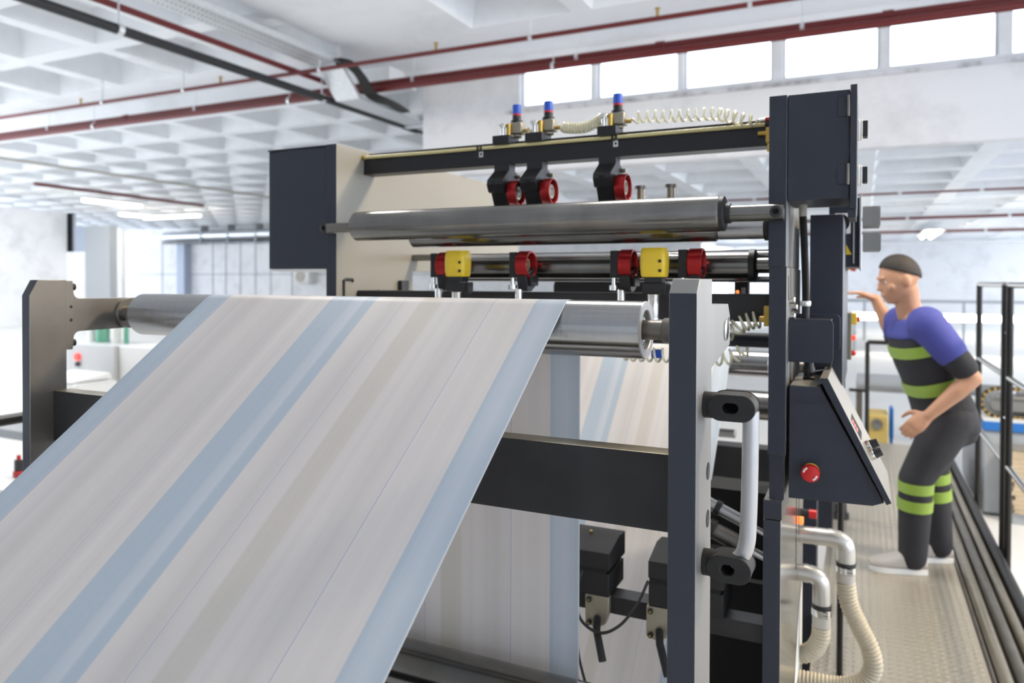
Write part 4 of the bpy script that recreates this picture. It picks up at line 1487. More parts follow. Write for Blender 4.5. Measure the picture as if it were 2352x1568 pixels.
def hose_set(name, pipe, cuffs, hose, r, label):
    t = thing(name, pipe[0], label, 'hose')
    a, c, e = pipe
    q = MB('pvc').tube([Vector(a)]+bend(c, a, e, 0.040)+[Vector(e)], r, 22)
    q.build('elbow', t)
    q = MB('pvc')
    d1 = (Vector(c)-Vector(a)).normalized()
    m1 = Vector(c)-d1*0.040
    q.cyl(m1-d1*0.010, m1, r*1.06, 22)
    m2 = Vector(c)-d1*0.085
    q.cyl(m2-d1*0.006, m2, r*1.06, 22)
    q.build('joint', t)
    e, h0 = Vector(e), Vector(hose[0])
    q = MB('black').cyl(e, e+(h0-e)*0.16, r*1.08, 22)
    q.build('seal', t)
    q = MB('chrome').cyl(e+(h0-e)*0.2, e+(h0-e)*0.50, r*1.10, 22)
    for k in (0.27, 0.42):
        pz = e+(h0-e)*k
        q.cyl(pz+Vector((0.004, -r*1.1, 0)), pz+Vector((0.020, -r*1.1, 0)), 0.0055, 10)
    q.build('hose_clamp', t)
    MB('cuff').cyl(e+(h0-e)*0.45, h0, r*1.02, 22).build('cuff', t)
    pts = spline(hose, 60)
    n_ = len(pts)
    # resample evenly
    ds = [0.0]
    for i in range(1, n_):
        ds.append(ds[-1]+(pts[i]-pts[i-1]).length)
    tot = ds[-1]
    step = 0.0028
    cnt = int(tot/step)
    res, k = [], 0
    for i in range(cnt+1):
        s_ = tot*i/cnt
        while k < n_-2 and ds[k+1] < s_:
            k += 1
        f_ = (s_-ds[k])/max(1e-9, ds[k+1]-ds[k])
        res.append(pts[k].lerp(pts[k+1], f_))
    q = MB('ribbed').tube(res, r, 22, rfun=lambda i: r*(0.88, 1.02, 1.07, 1.0)[i % 4])
    q.build('ribbed_hose', t)
    return t


hose_set('suction_hose', ((-0.60, 2.5, 0.893), (-0.041, 2.5, 0.905), (-0.042, 2.5, 0.836)), None,
         [(-0.042, 2.5, 0.775), (-0.032, 2.5, 0.709), (-0.002, 2.5, 0.641), (0.027, 2.5, 0.581), (0.036, 2.5, 0.525), (0.012, 2.5, 0.478), (-0.045, 2.5, 0.450), (-0.11, 2.5, 0.444), (-0.172, 2.5, 0.442)], 0.0265, 'cream ribbed suction hose curving down over the walkway from a bright elbow')
hose_set('suction_hose', ((-0.21, 2.45, 0.800), (-0.108, 2.45, 0.800), (-0.108, 2.45, 0.714)), None,
         [(-0.108, 2.45, 0.645), (-0.110, 2.455, 0.607), (-0.126, 2.465, 0.566), (-0.150, 2.475, 0.540), (-0.172, 2.48, 0.530)], 0.0265, 'short cream ribbed hose turning back into the machine plate')

# ------------------------------------------------------------------ walkway
wk = thing('walkway', (0.13, 4.5, 0), 'raised walkway of dimpled tread plate beside the machine', 'walkway')
y = 1.2
k = 0
while y < 7.1:
    MB('plate').box(-0.165, 0.418, y+0.001, y+1.199, 0.285, 0.300).build('tread_plate', wk, bevel=0.001)
    y += 1.2
for x in (-0.16, 0.38):
    MB('darksteel').box(x, x+0.03, 1.2, 7.2, 0.0, 0.285).build('joist', wk)
kb = thing('kerb_rail', (0.53, 4.5, 0.2), 'dark ribbed metal kerb rails along the outer edge of the walkway', 'kerb')
for x0, x1, z1, m_ in ((0.420, 0.436, 0.306, 'darksteel'), (0.440, 0.488, 0.316, 'kerb'), (0.498, 0.540, 0.322, 'darksteel'), (0.550, 0.588, 0.330, 'kerb'), (0.600, 0.645, 0.340, 'barsteel')):
    n = 6
    pts = [(x0, 0.27)]+[(x1, 0.27)]+[((x0+x1)/2+(x1-x0)/2*math.cos(PI*i/n), z1-0.012+0.012*math.sin(PI*i/n)) for i in range(n+1)]
    MB(m_).prism(pts, 'y', 1.2, 7.2).build('rail', kb)
MB('black').box(0.418, 0.645, 1.2, 7.2, 0.0, 0.285).build('base', kb)

# guard rail on the outer edge
gr = thing('guard_rail', (0.67, 4.5, 0.3), 'glossy black and steel guard rail along the outer walkway edge', 'railing')
for y in (5.55, 4.60, 4.46, 2.6):
    q = MB('railblack').cyl((0.67, y, 0.0), (0.67, y, 1.685), 0.017, 16)
    q.build('post', gr)
for z, m_ in ((1.688, 'railsteel'), (1.217, 'railsteel'), (0.765, 'railsteel')):
    for ya, yb_ in ((4.60, 5.55), (2.6, 4.46)):
        q = MB(m_).cyl((0.67, ya, z), (0.67, yb_, z), 0.0155, 14)
        q.build('rail', gr)
for z in (1.688, 1.44, 1.0):
    q = MB('chrome').cyl((0.67, 4.46, z), (0.67, 4.60, z), 0.008, 8)
    q.build('link', gr)
# inner frame beyond the console
fr2 = thing('pipe_frame', (0.25, 6, 0.3), 'slim black pipe frame standing beyond the console', 'railing')
q = MB('railblack')
q.tube([(0.030, 6.0, 0.3), (0.030, 6.0, 1.255), (0.036, 6.0, 1.262), (0.60, 6.0, 1.262)], 0.016, 12)
q.build('rail', fr2)
MB('railblack').cyl((-0.09, 6.0, 0.905), (0.03, 6.0, 0.905), 0.012, 10).build('crossbar', fr2)

# pendant control box
t = thing('pendant_box', (-0.07, 2.85, 1.43), 'khaki grey control box with a yellow and red switch', 'control box')
MB('cuff').box(-0.112, -0.036, 2.80, 2.92, 1.432, 1.594).build('casing', t, bevel=0.002)
t.children[0].data.materials[0] = mat('khaki_paint', (0.20, 0.185, 0.14), 0.5)
q = MB('yellow').box(-0.036, -0.020, 2.83, 2.88, 1.552, 1.592)
q.use('redplastic').cyl((-0.020, 2.85, 1.571), (-0.010, 2.85, 1.571), 0.010, 14)
q.build('main_switch', t, bevel=0.002)
for z, m_ in ((1.505, 'redlens'), (1.452, 'redplastic')):
    q = MB(m_).sphere((-0.031, 2.85, z), 0.010, 12, 8)
    q.build('push_button', t)
MB('railblack').cyl((-0.066, 2.86, 0.3), (-0.066, 2.86, 1.432), 0.011, 12).build('post', t)
# operator panel the worker reaches for
t = thing('operator_terminal', (-0.13, 4.35, 0.3), 'white operator terminal on a dark post that the worker reaches for', 'panel')
MB('paint').box(-0.26, -0.14, 4.28, 4.42, 0.3, 1.80).build('post', t)
MB('white').box(-0.14, -0.078, 4.27, 4.43, 1.53, 1.76).build('casing', t, bevel=0.004)
q = MB('yellow').cyl((-0.078, 4.33, 1.775), (-0.060, 4.33, 1.775), 0.012, 12)
q.use('redplastic').cyl((-0.060, 4.33, 1.775), (-0.036, 4.33, 1.770), 0.015, 14)
q.use('cuff').box(-0.11, -0.078, 4.30, 4.36, 1.755, 1.795)
q.build('stop_button', t)
# machine foot and rear leg
t = thing('machine_foot', (-0.12, 4.75, 0.3), 'black round machine foot on the walkway below the console', 'foot')
MB('black').lathe((-0.12, 4.8, 0.3), (0, 0, 1), [(0, 0), (0, 0.055), (0.03, 0.055), (0.034, 0.042), (0.09, 0.040), (0.09, 0)], 24).build('pad', t)
MB('paint').box(-0.30, -0.17, 3.35, 3.47, 0.0, 1.35).build('leg', t)
MB('pvc').cyl((-0.155, 2.95, 0.95), (-0.115, 2.95, 1.35), 0.014, 14).build('strut', t)

# ------------------------------------------------------------------ things beyond the walkway, right
t = thing('folding_machine', (1.9, 7, 0), 'pale grey machine body with a blue band behind the guard rail', 'machine')
MB('midgrey').box(0.80, 3.2, 6.35, 7.6, 0.02, 0.625).build('body', t, bevel=0.01)
MB('bluepaint').box(0.795, 3.22, 6.33, 7.62, 0.626, 0.690).build('band', t, bevel=0.004)
MB('white').box(0.80, 3.2, 6.35, 7.6, 0.690, 0.705).build('top', t)
for x in (0.93, 1.2, 1.5):
    MB('hole').cyl((x, 6.325, 0.66), (x, 6.329, 0.66), 0.018, 12).build('bolt', t)
t = thing('chain_conveyor', (2, 6.6, 0.7), 'grey conveyor with a dark toothed chain looping over the blue band', 'conveyor')
MB('greypaint').prism(rrect(0.86, 3.2, 0.745, 0.845, 0.045), 'y', 6.5, 7.3).build('frame', t, bevel=0.004)
MB('cream').box(0.90, 3.2, 6.48, 6.5, 0.845, 0.862).build('edge_strip', t)
path = []
for k in range(9):
    a = PI/2+PI*k/8
    path.append((0.905+0.105*math.cos(a), 6.47, 0.815+0.105*math.sin(a)))
path = [(3.2, 6.47, 0.92)]+path+[(3.2, 6.47, 0.71)]
MB('black').tube(path, 0.014, 8).build('chain', t)
n = 0
tot = []
for k in range(len(path)-1):
    A, Bv = Vector(path[k]), Vector(path[k+1])
    L_ = (Bv-A).length
    for i in range(max(1, int(L_/0.03))):
        tot.append(A.lerp(Bv, (i+0.5)/max(1, int(L_/0.03))))
q = MB('brass')
for p_ in tot:
    q.box(p_.x-0.009, p_.x+0.009, 6.45, 6.457, p_.z-0.010, p_.z+0.010)
o = q.build('link', t)
o['kind'] = 'stuff'
q = MB('cloth')
for k in range(5):
    q.sphere((0.985+0.09*k, 6.62+0.05*(k % 2), 0.885+0.01*(k % 3)), 0.055, 12, 8, (1, 0.9, 0.75))
tag(q.build('cloth_bundle'), 'crumpled white cloth lying on the chain conveyor', 'cloth')
t = thing('paper_stack', (0.98, 6.2, 0), 'leaning stack of waste paper before the grey machine', 'paper')
random.seed(9)
for k in range(14):
    z = 0.08+k*0.032
    d = random.uniform(-0.012, 0.012)
    MB('paperstack').box(0.945+d+0.025*(1-k/14), 1.03+d+0.025*(1-k/14), 6.18, 6.31, z, z+0.030).build('sheet_bundle', t)
MB('cream').box(0.93, 1.06, 6.17, 6.32, 0.528, 0.545).build('board', t)
MB('midgrey').box(0.96, 1.05, 6.2, 6.3, 0.0, 0.08).build('base', t)
t = thing('work_table', (0.25, 8.5, 0), 'grey topped work table in the distance behind the worker', 'table')
MB('midgrey').box(-0.06, 1.0, 8.3, 9.0, 0.645, 0.70).build('table_top', t, bevel=0.01)
MB('alu').box(-0.06, 1.0, 8.27, 8.3, 0.60, 0.65).build('edge', t)
for x in (-0.03, 0.95):
    for y in (8.35, 8.95):
        MB('darksteel').box(x-0.03, x+0.03, y-0.03, y+0.03, 0, 0.645).build('leg', t)
t = thing('yellow_bin', (0.13, 8.0, 0), 'pale yellow box unit standing under the distant table', 'box')
MB('cardboard').box(0.03, 0.22, 7.8, 8.2, 0.0, 0.44).build('body', t, bevel=0.015)
M['palegold'] = mat('pale_yellow', (0.62, 0.46, 0.14), 0.6)
t.children[0].data.materials[0] = M['palegold']
q = MB('greypaint').lathe((0.125, 7.8, 0.36), (0, -1, 0), [(0, 0.05), (0.03, 0.05), (0.03, 0.03), (0.01, 0.0)], 18)
q.build('dial', t)
q = MB('bluepaint').box(0.235, 0.27, 7.9, 8.1, 0.20, 0.50).box(0.24, 0.265, 7.92, 8.08, 0.0, 0.2)
tag(q.build('blue_canister', bevel=0.01), 'narrow blue canister beside the pale yellow box', 'canister')
for x0, x1, l_ in ((-0.3, 1.0, 'left piece of the low white light strip on the back wall'), (1.3, 6.5, 'long right piece of the low white light strip on the back wall')):
    t = thing('light_strip', ((x0+x1)/2, 20, 0.8), l_, 'lamp')
    MB('lamphousing').box(x0, x1, 20.0, 20.2, 0.78, 0.96).build('housing', t)
    MB('lamp').box(x0+0.03, x1-0.03, 19.97, 20.0, 0.80, 0.93).build('diffuser', t)
    for x in (x0+0.1, x1-0.1):
        MB('midgrey').box(x-0.04, x+0.04, 20.02, 20.18, 0.0, 0.78).build('leg', t)
t = thing('far_rail', (3, 22, 1), 'thin grey rail along the far back of the right hall', 'railing')
MB('midgrey').box(-1, 8.5, 24.0, 24.06, 1.12, 1.20).build('rail', t)
for x in (0, 2.5, 5, 7.5):
    MB('midgrey').box(x, x+0.06, 24.0, 24.06, 0.0, 1.12).build('leg', t)

# ------------------------------------------------------------------ things on the left
t = thing('side_rail', (-2.3, 1.0, 0), 'black tube handrail left of the stand', 'railing')
MB('railblack').cyl((-2.3, -0.6, 1.282), (-2.3, 2.3, 1.282), 0.017, 14).build('rail', t)
for y in (-0.5, 2.25):
    MB('railblack').cyl((-2.3, y, 0.0), (-2.3, y, 1.27), 0.016, 12).build('post', t)
t = thing('grey_cabinet', (-8.5, 6.3, 0), 'pale grey switch cabinet with a lit red lamp behind the left post', 'cabinet')
MB('midgrey').box(-9.6, -8.16, 6.0, 6.7, 0.0, 0.90).build('casing', t, bevel=0.01)
t.children[0].data.materials[0] = mat('pale_grey_paint', (0.52, 0.52, 0.52), 0.5)
MB('white').box(-8.155, -7.45, 6.05, 6.9, 0.0, 0.90).build('side_unit', t, bevel=0.01)
q = MB('redlens').cyl((-8.82, 6.0, 0.74), (-8.82, 5.97, 0.74), 0.045, 16)
q.use('black').cyl((-8.82, 6.0, 0.65), (-8.82, 5.97, 0.65), 0.03, 14)
q.build('lamp', t)
t = thing('printer_unit', (-8.6, 5.3, 0), 'white office machine in front of the pale grey cabinet', 'printer')
MB('white').box(-8.55, -7.75, 5.25, 5.75, 0.0, 0.55).build('body', t, bevel=0.03)
MB('label').prism([(5.25, 0.56), (5.75, 0.56), (5.72, 0.63)], 'x', -8.5, -7.85).build('lid', t, bevel=0.005)
for k, (x, w_, h_, m_, l_) in enumerate(((-8.98, 0.12, 0.42, 'white', 'white roll standing on the pale grey cabinet, leftmost'), (-8.78, 0.16, 0.36, 'green', 'wide green glass bottle on the pale grey cabinet'), (-8.52, 0.10, 0.34, 'white', 'white roll right of the wide green bottle'), (-8.34, 0.06, 0.36, 'green', 'slim green bottle at the right end of the pale grey cabinet'))):
    q = MB(m_).lathe((x, 6.3, 0.90), (0, 0, 1), [(0, 0), (0, w_/2), (h_*0.7, w_/2), (h_*0.85, w_/4), (h_, w_/4), (h_, 0)] if m_ == 'green' else [(0, 0), (0, w_/2), (h_, w_/2), (h_, 0)], 18)
    tag(q.build('glass_bottle' if m_ == 'green' else 'paper_roll'), l_, 'bottle' if m_ == 'green' else 'roll')
t = thing('packing_table', (-4.6, 2.6, 0), 'white table at the left edge behind the black handrail', 'table')
MB('white').box(-5.6, -4.15, 2.4, 3.2, 0.54, 0.57).build('table_top', t)
for x in (-5.5, -4.25):
    for y in (2.5, 3.1):
        MB('midgrey').box(x-0.03, x+0.03, y-0.03, y+0.03, 0.0, 0.54).build('leg', t)
t = thing('tape_gun', (-4.36, 2.55, 0.57), 'small red and black hand tool standing on the white table', 'tool')
MB('redplastic').box(-4.375, -4.322, 2.58, 2.62, 0.571, 0.608).build('base', t, bevel=0.004)
MB('black').box(-4.372, -4.325, 2.585, 2.615, 0.608, 0.672).build('body', t, bevel=0.006)
MB('redplastic').cyl((-4.348, 2.60, 0.672), (-4.348, 2.60, 0.697), 0.011, 12).build('knob', t)
q = MB('cardboard').box(-6.15, -5.85, 3.75, 4.05, 0.50, 0.72)
tag(q.build('cardboard_box', bevel=0.004), 'tan cardboard box just left of the stand post', 'box')
q = MB('midgrey').box(-6.4, -5.6, 3.6, 4.2, 0.0, 0.50)
tag(q.build('plinth', bevel=0.004), 'grey plinth under the tan cardboard box', 'plinth')

# ------------------------------------------------------------------ the worker
wp = thing('person', (0.32, 4.15, 0.30), 'worker in black shirt with blue shoulders and lime bands, reaching to a terminal', 'person')


def merge_remesh(name, mbs, voxel, material, parent, smooth_it=4):
    # several closed shells -> one continuous surface
    big = MB(material)
    for m_ in mbs:
        b_ = len(big.v)
        big.v += m_.v
        big.f += [[b_+k for k in f] for f in m_.f]
    big.mi = [0]*len(big.f)
    big.sm = [True]*len(big.f)
    o = big.build(name, parent)
    md = o.modifiers.new('skin', 'REMESH')
    md.mode = 'VOXEL'
    md.voxel_size = voxel
    md.use_smooth_shade = True
    if smooth_it:
        s2 = o.modifiers.new('smooth', 'SMOOTH')
        s2.factor = 0.5
        s2.iterations = smooth_it
    dg = bpy.context.evaluated_depsgraph_get()
    ev = o.evaluated_get(dg)
    me = bpy.data.meshes.new_from_object(ev, depsgraph=dg)
    o.modifiers.clear()
    old = o.data
    o.data = me
    bpy.data.meshes.remove(old)
    if not me.materials:
        me.materials.append(M[material])
    for p_ in me.polygons:
        p_.use_smooth = True
    return o


fwd = Vector((-0.955, -0.295, 0)).normalized()
lef = Vector((0.295, -0.955, 0)).normalized()
PEL = Vector((0.345, 4.14, 1.10))
NEK = Vector((0.205, 4.10, 1.555))
spn = (NEK-PEL).normalized()
tf = (fwd-spn*fwd.dot(spn)).normalized()
tl = spn.cross(tf)
if tl.dot(lef) < 0:
    tl = -tl


def loft(mb, rings, axis_l, axis_f, seg=28, power=2.4):
    vs = []
    for c, a, b_, off in rings:
        for k in range(seg):
            u = 2*PI*k/seg
            cu, su = math.cos(u), math.sin(u)
            x = a*math.copysign(abs(cu)**(2/power), cu)
            y = b_*math.copysign(abs(su)**(2/power), su)
            vs.append(c+axis_l*x+axis_f*(y+off))
    fs = []
    n = len(rings)
    for i in range(n-1):
        for k in range(seg):
            j = (k+1) % seg
            fs.append((i*seg+k, i*seg+j, (i+1)*seg+j, (i+1)*seg+k))
    fs += [tuple(range(seg-1, -1, -1)), tuple(range((n-1)*seg, n*seg))]
    return mb.add(vs, fs, True)


TL = (NEK-PEL).length
# (fraction along the spine, half width, half depth, forward offset)
TR = [(-0.16, 0.150, 0.105, -0.010), (-0.02, 0.165, 0.115, -0.005), (0.14, 0.160, 0.108, 0.0), (0.32, 0.155, 0.105, 0.006), (0.50, 0.170, 0.112, 0.006), (0.70, 0.185, 0.115, 0.0), (0.84, 0.180, 0.100, -0.008), (0.94, 0.125, 0.078, -0.012), (1.0, 0.070, 0.062, -0.006)]


def torso(mb, grow, lo=-9, hi=9, extra=0.0):
    rings = []
    for f_, a, b_, off in TR:
        if lo <= f_ <= hi:
            rings.append((PEL+spn*(TL*f_), a+grow, b_+grow, off))
    return loft(mb, rings, tl, tf)


def torso_band(mb, f0, f1, grow):
    rings = []
    for i in range(5):
        f_ = f0+(f1-f0)*i/4
        for k in range(len(TR)-1):
            if TR[k][0] <= f_ <= TR[k+1][0]:
                t_ = (f_-TR[k][0])/(TR[k+1][0]-TR[k][0])
                a = TR[k][1]*(1-t_)+TR[k+1][1]*t_
                b_ = TR[k][2]*(1-t_)+TR[k+1][2]*t_
                off = TR[k][3]*(1-t_)+TR[k+1][3]*t_
        rings.append((PEL+spn*(TL*f_), a+grow, b_+grow, off))
    return loft(mb, rings, tl, tf)


def limb(mb, pts, rads, n=6, seg=18):
    sp_ = spline(pts, n)
    m_ = len(sp_)

    def rf(i):
        t_ = i/(m_-1)*(len(rads)-1)
        k = min(int(t_), len(rads)-2)
        return rads[k]+(rads[k+1]-rads[k])*(t_-k)
    mb.tube(sp_, 0.05, seg, True, rf)
    mb.sphere(sp_[0], rads[0], 14, 9)
    mb.sphere(sp_[-1], rads[-1], 14, 9)
    return mb


SHL = PEL+spn*(TL*0.86)+tl*0.165
SHR = PEL+spn*(TL*0.86)-tl*0.165
ELL = Vector((0.452, 3.93, 1.265))
WRL = Vector((0.275, 3.90, 1.085))
ELR = Vector((0.150, 4.30, 1.41))
WRR = Vector((0.058, 4.320, 1.612))
HDC = Vector((0.158, 4.085, 1.712))
# head frame
hf = Vector((-0.93, -0.30, -0.22)).normalized()
hl = Vector((0.30, -0.95, 0.0)).normalized()
hl = (hl-hf*hl.dot(hf)).normalized()
hu = hf.cross(hl)
if hu.z < 0:
    hu = -hu


def hp(l, f_, u_):
    return HDC+hl*l+hf*f_+hu*u_


def head_shell(mb, grow=0.0, cut=None):
    seg, rings = 32, 24
    vs, fs = [], []
    for i in range(rings+1):
        th = PI*i/rings
        for k in range(seg):
            u = 2*PI*k/seg
            x = math.sin(th)*math.cos(u)
            y = math.sin(th)*math.sin(u)
            z = math.cos(th)
            lw, fd, h_ = 0.075, 0.096, 0.115
            px, py, pz = x*lw, y*fd, z*h_
            if z < 0:
                s_ = 1-0.32*(-z)**1.2
                px *= s_
                py = py*(1-0.18*(-z)) + 0.016*(-z)
                if y < 0:
                    py *= 1-0.45*(-z)
                else:
                    py *= 1+0.42*(-z)**1.5
            if y > 0.3:
                py -= 0.010*(y-0.3)*(1-abs(z))
            vs.append(hp(px*(1+grow/lw), py*(1+grow/fd), pz*(1+grow/h_)))
    for i in range(rings):
        for k in range(seg):
            j = (k+1) % seg
            fs.append(((i+1)*seg+k, (i+1)*seg+j, i*seg+j, i*seg+k))
    return mb.add(vs, fs, True)


def blob(mb, c, r, ax):
    # ellipsoid on the head frame axes
    seg, rings = 12, 8
    vs, fs = [], []
    for i in range(rings+1):
        th = PI*i/rings
        for k in range(seg):
            u = 2*PI*k/seg
            vs.append(c+hl*(r*ax[0]*math.sin(th)*math.cos(u))+hf*(r*ax[1]*math.sin(th)*math.sin(u))+hu*(r*ax[2]*math.cos(th)))
    for i in range(rings):
        for k in range(seg):
            j = (k+1) % seg
            fs.append(((i+1)*seg+k, (i+1)*seg+j, i*seg+j, i*seg+k))
    return mb.add(vs, fs, True)


def hand(mb, w_, d, palm_n, side, curl, scale=1.0):
    # d: direction of the fingers, palm_n: palm normal, side: +1/-1 for the thumb side
    d = d.normalized()
    pn = (palm_n-d*palm_n.dot(d)).normalized()
    ac = d.cross(pn)*side
    L_ = 0.085*scale
    vs = []
    rings = []
    for t_, a, b_ in ((0.0, 0.026, 0.019), (0.3, 0.033, 0.018), (0.7, 0.041, 0.016), (1.0, 0.040, 0.013)):
        rings.append((w_+d*(L_*t_), a*scale, b_*scale, 0.0))
    loft(mb, rings, ac, pn, 18)
    for k, (o_, ln) in enumerate(((0.030, 0.068), (0.010, 0.076), (-0.010, 0.071), (-0.029, 0.055))):
        b0 = w_+d*(L_*0.92)+ac*(o_*scale)
        p_, dd = b0, d.copy()
        pts = [b0-d*0.02*scale, b0]
        for j_, fr_ in enumerate((0.45, 0.32, 0.23)):
            a_ = curl*(0.7, 1.0, 0.8)[j_]
            ax_ = dd.cross(pn).normalized()
            dd = (dd*math.cos(a_)+pn*math.sin(a_)).normalized()
            pn2 = pn
            p_ = p_+dd*(ln*fr_*scale)
            pts.append(p_)
        limb(mb, pts, [0.0095*scale, 0.0092*scale, 0.0086*scale, 0.0078*scale, 0.0066*scale], 4, 10)
    tb = w_+d*(L_*0.22)+ac*(0.026*scale)
    t1 = tb+(d*0.55+ac*0.8+pn*0.2).normalized()*0.036*scale
    t2 = t1+(d*0.9+ac*0.35+pn*0.35).normalized()*0.030*scale
    t3 = t2+(d*0.95+ac*0.05+pn*0.45).normalized()*0.024*scale
    limb(mb, [tb, t1, t2, t3], [0.014*scale, 0.0115*scale, 0.0100*scale, 0.0075*scale], 4, 10)
    return mb


body = []
m_ = MB('skin')
torso(m_, -0.012)
body.append(m_)
m_ = MB('skin')
limb(m_, [NEK-spn*0.06, NEK+spn*0.02, HDC-hu*0.06-hf*0.02], [0.062, 0.056, 0.056])
body.append(m_)
m_ = MB('skin')
head_shell(m_)
body.append(m_)
m_ = MB('skin')
blob(m_, hp(0, 0.094, -0.010), 0.011, (1.0, 1.1, 1.9))
blob(m_, hp(0, 0.102, -0.026), 0.0115, (1.15, 1.1, 0.8))
blob(m_, hp(0, 0.088, 0.026), 0.02, (2.2, 0.55, 0.45))
blob(m_, hp(0, 0.091, -0.058), 0.012, (1.8, 0.7, 0.40))
blob(m_, hp(0, 0.089, -0.067), 0.012, (1.6, 0.7, 0.42))
blob(m_, hp(0, 0.066, -0.094), 0.020, (1.2, 0.8, 0.7))
for s_ in (-1, 1):
    blob(m_, hp(0.077*s_, -0.008, -0.008), 0.026, (0.28, 0.75, 1.25))
    blob(m_, hp(0.046*s_, 0.058, -0.024), 0.022, (1.0, 0.75, 0.9))
body.append(m_)
for sh, el, wr in ((SHL, ELL, WRL), (SHR, ELR, WRR)):
    m_ = MB('skin')
    limb(m_, [sh, sh.lerp(el, 0.5)+Vector((0, 0, 0.0)), el], [0.055, 0.046, 0.038])
    limb(m_, [el, el.lerp(wr, 0.35), wr], [0.039, 0.040, 0.026])
    body.append(m_)
m_ = MB('skin')
hand(m_, WRL, (WRL-ELL).normalized()+Vector((-0.1, 0, 0.0)), Vector((0.1, 0.9, -0.3)), -1, 0.42)
body.append(m_)
m_ = MB('skin')
hand(m_, WRR, Vector((-0.75, -0.05, 0.30)), Vector((-0.5, 0.0, -0.85)), -1, 0.30, 0.95)
body.append(m_)
HPL, HPR = PEL-tl*-0.085-spn*0.05, PEL+tl*-0.085-spn*0.05
KNL, KNR = Vector((0.235, 4.02, 0.765)), Vector((0.318, 4.235, 0.770))
ANL, ANR = Vector((0.225, 4.045, 0.385)), Vector((0.352, 4.270, 0.390))
for hp_, kn, an in ((HPL, KNL, ANL), (HPR, KNR, ANR)):
    m_ = MB('skin')
    limb(m_, [hp_, hp_.lerp(kn, 0.5), kn], [0.085, 0.070, 0.050])
    limb(m_, [kn, kn.lerp(an, 0.3), an], [0.050, 0.050, 0.032])
    body.append(m_)
for an, dx in ((ANL, Vector((-0.97, -0.2, 0))), (ANR, Vector((-0.96, -0.28, 0)))):
    m_ = MB('skin')
    limb(m_, [an, an+Vector((0, 0, -0.045)), an+dx*0.10+Vector((0, 0, -0.055))], [0.032, 0.030, 0.022])
    body.append(m_)
merge_remesh('body', body, 0.0062, 'skin', wp, 3)
# eyes
for s_ in (-1, 1):
    q = MB('white')
    blob(q, hp(0.031*s_, 0.0730, 0.004), 0.0100, (1, 1, 0.8))
    q.use('hole')
    blob(q, hp(0.031*s_, 0.0805, 0.003), 0.0058, (1, 0.6, 1))
    q.build('eye', wp)
q = MB('hair')
seg, rings = 32, 14
vs, fs = [], []
for i in range(rings+1):
    for k in range(seg):
        u = 2*PI*k/seg
        # hairline lower at the back than over the forehead
        lim = 1.02+0.30*math.cos(u+PI/2)
        lim = 1.25 - 0.42*math.sin(u)
        th = lim*i/rings
        x, y, z = math.sin(th)*math.cos(u), math.sin(th)*math.sin(u), math.cos(th)
        px, py, pz = x*(0.0755+0.007*(1-(i/rings)**4)), y*(0.096+0.007*(1-(i/rings)**4)), z*(0.115+0.007*(1-(i/rings)**4))
        if z < 0 and y < 0:
            py *= 1-0.35*(-z)
        vs.append(hp(px, py, pz))
for i in range(rings):
    for k in range(seg):
        j = (k+1) % seg
        fs.append(((i+1)*seg+k, (i+1)*seg+j, i*seg+j, i*seg+k))
q.add(vs, fs, True)
o = q.build('hair', wp)
sd = o.modifiers.new('thick', 'SOLIDIFY')
sd.thickness = 0.006
sd.offset = -1
# clothes
cl = []
m_ = MB('shirt')
torso(m_, 0.010, -0.2, 0.95)
cl.append(m_)
for sh, el, f_ in ((SHL, ELL, 0.80), (SHR, ELR, 0.85)):
    m_ = MB('shirt')
    limb(m_, [sh-(el-sh)*0.05, sh.lerp(el, 0.45), sh.lerp(el, f_)], [0.078, 0.067, 0.060])
    cl.append(m_)
merge_remesh('shirt', cl, 0.009, 'shirt', wp, 4)
cl = []
m_ = MB('royal')
torso_band(m_, 0.78, 0.955, 0.0175)
cl.append(m_)
for sh, el in ((SHL, ELL), (SHR, ELR)):
    m_ = MB('royal')
    limb(m_, [sh-(el-sh)*0.05, sh.lerp(el, 0.25), sh.lerp(el, 0.50)], [0.086, 0.079, 0.073])
    cl.append(m_)
merge_remesh('shoulder_yoke', cl, 0.009, 'royal', wp, 3)
for f0, f1 in ((0.585, 0.695), (0.18, 0.30)):
    q = MB('hivis')
    torso_band(q, f0, f1, 0.0165)
    q.build('reflective_band', wp)
cl = []
m_ = MB('trouser')
loft(m_, [(PEL+spn*(TL*0.06), 0.170, 0.122, 0.0), (PEL-spn*0.05, 0.172, 0.125, -0.006), (PEL-spn*0.13, 0.160, 0.115, -0.008), (PEL-spn*0.19, 0.10, 0.085, -0.008)], tl, tf)
cl.append(m_)
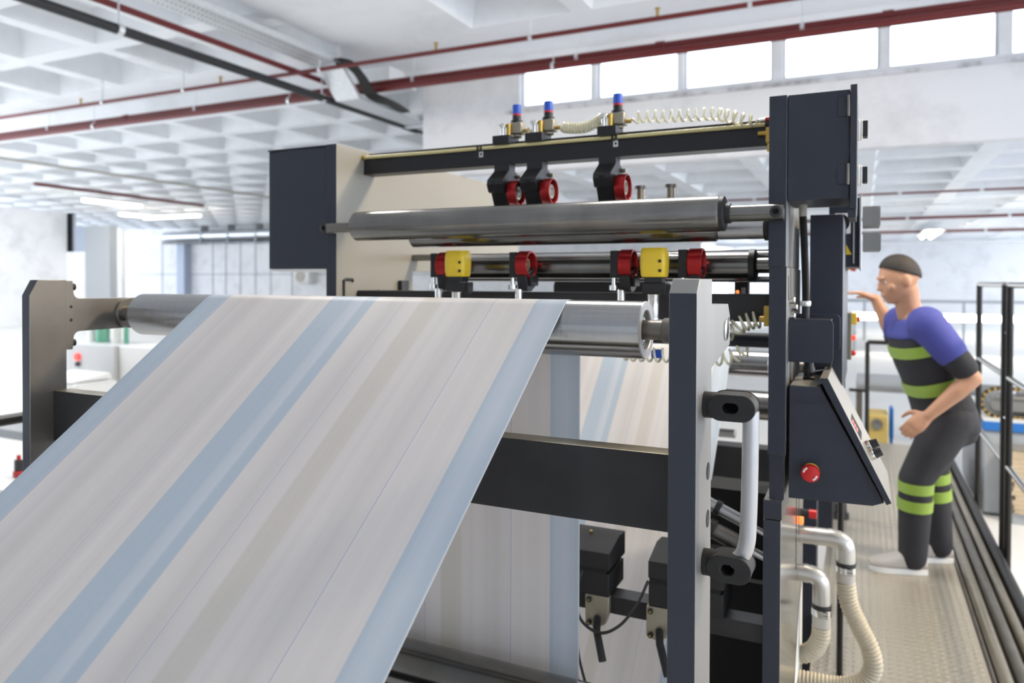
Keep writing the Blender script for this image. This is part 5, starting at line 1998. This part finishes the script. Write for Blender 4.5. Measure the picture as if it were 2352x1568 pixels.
for hp_, kn, an in ((HPL, KNL, ANL), (HPR, KNR, ANR)):
    m_ = MB('trouser')
    limb(m_, [hp_, hp_.lerp(kn, 0.5), kn], [0.104, 0.094, 0.076])
    limb(m_, [kn, kn.lerp(an, 0.5), an+Vector((0, 0, -0.01))], [0.077, 0.072, 0.064])
    cl.append(m_)
merge_remesh('trousers', cl, 0.010, 'trouser', wp, 5)
for kn, an in ((KNL, ANL), (KNR, ANR)):
    for f0, f1 in ((0.04, 0.17), (0.26, 0.40)):
        q = MB('hivis')
        A, Bv = kn.lerp(an, f0), kn.lerp(an, f1)
        q.cyl(A, Bv, 0.079, 24, r1=0.077)
        q.build('reflective_band', wp)
for an, dx in ((ANL, Vector((-0.97, -0.22, 0))), (ANR, Vector((-0.95, -0.30, 0)))):
    dx = dx.normalized()
    sx = Vector((-dx.y, dx.x, 0))
    heel = Vector((an.x, an.y, 0))-dx*0.06
    zb = 0.3012
    rings = []
    q = MB('shoe')
    prof_ = [(0.0, 0.026, 0.050), (0.03, 0.036, 0.085), (0.09, 0.040, 0.095), (0.14, 0.043, 0.070), (0.195, 0.045, 0.052), (0.235, 0.036, 0.040), (0.254, 0.016, 0.028)]
    vs, fs = [], []
    sg = 16
    for (t_, w2, h2) in prof_:
        for k in range(sg):
            u = 2*PI*k/sg
            cu, su = math.cos(u), math.sin(u)
            x = w2*math.copysign(abs(cu)**0.75, cu)
            z = h2/2+h2/2*math.copysign(abs(su)**0.75, su)
            vs.append(heel+dx*t_+sx*x+Vector((0, 0, zb+0.018+z)))
    for i in range(len(prof_)-1):
        for k in range(sg):
            j = (k+1) % sg
            fs.append((i*sg+k, i*sg+j, (i+1)*sg+j, (i+1)*sg+k))
    fs += [tuple(range(sg-1, -1, -1)), tuple(range((len(prof_)-1)*sg, len(prof_)*sg))]
    q.add(vs, fs, True)
    so = q.build('shoe', wp)
    q = MB('sole')
    out = [(t_, w2+0.003) for t_, w2, h2 in prof_]
    pts = [(heel+dx*t_+sx*w2) for t_, w2 in out]+[(heel+dx*t_-sx*w2) for t_, w2 in reversed(out)]
    q.prism([(p_.x, p_.y) for p_ in pts], 'z', zb, zb+0.024)
    q.build('sole', so) if False else q.build('sole', wp)
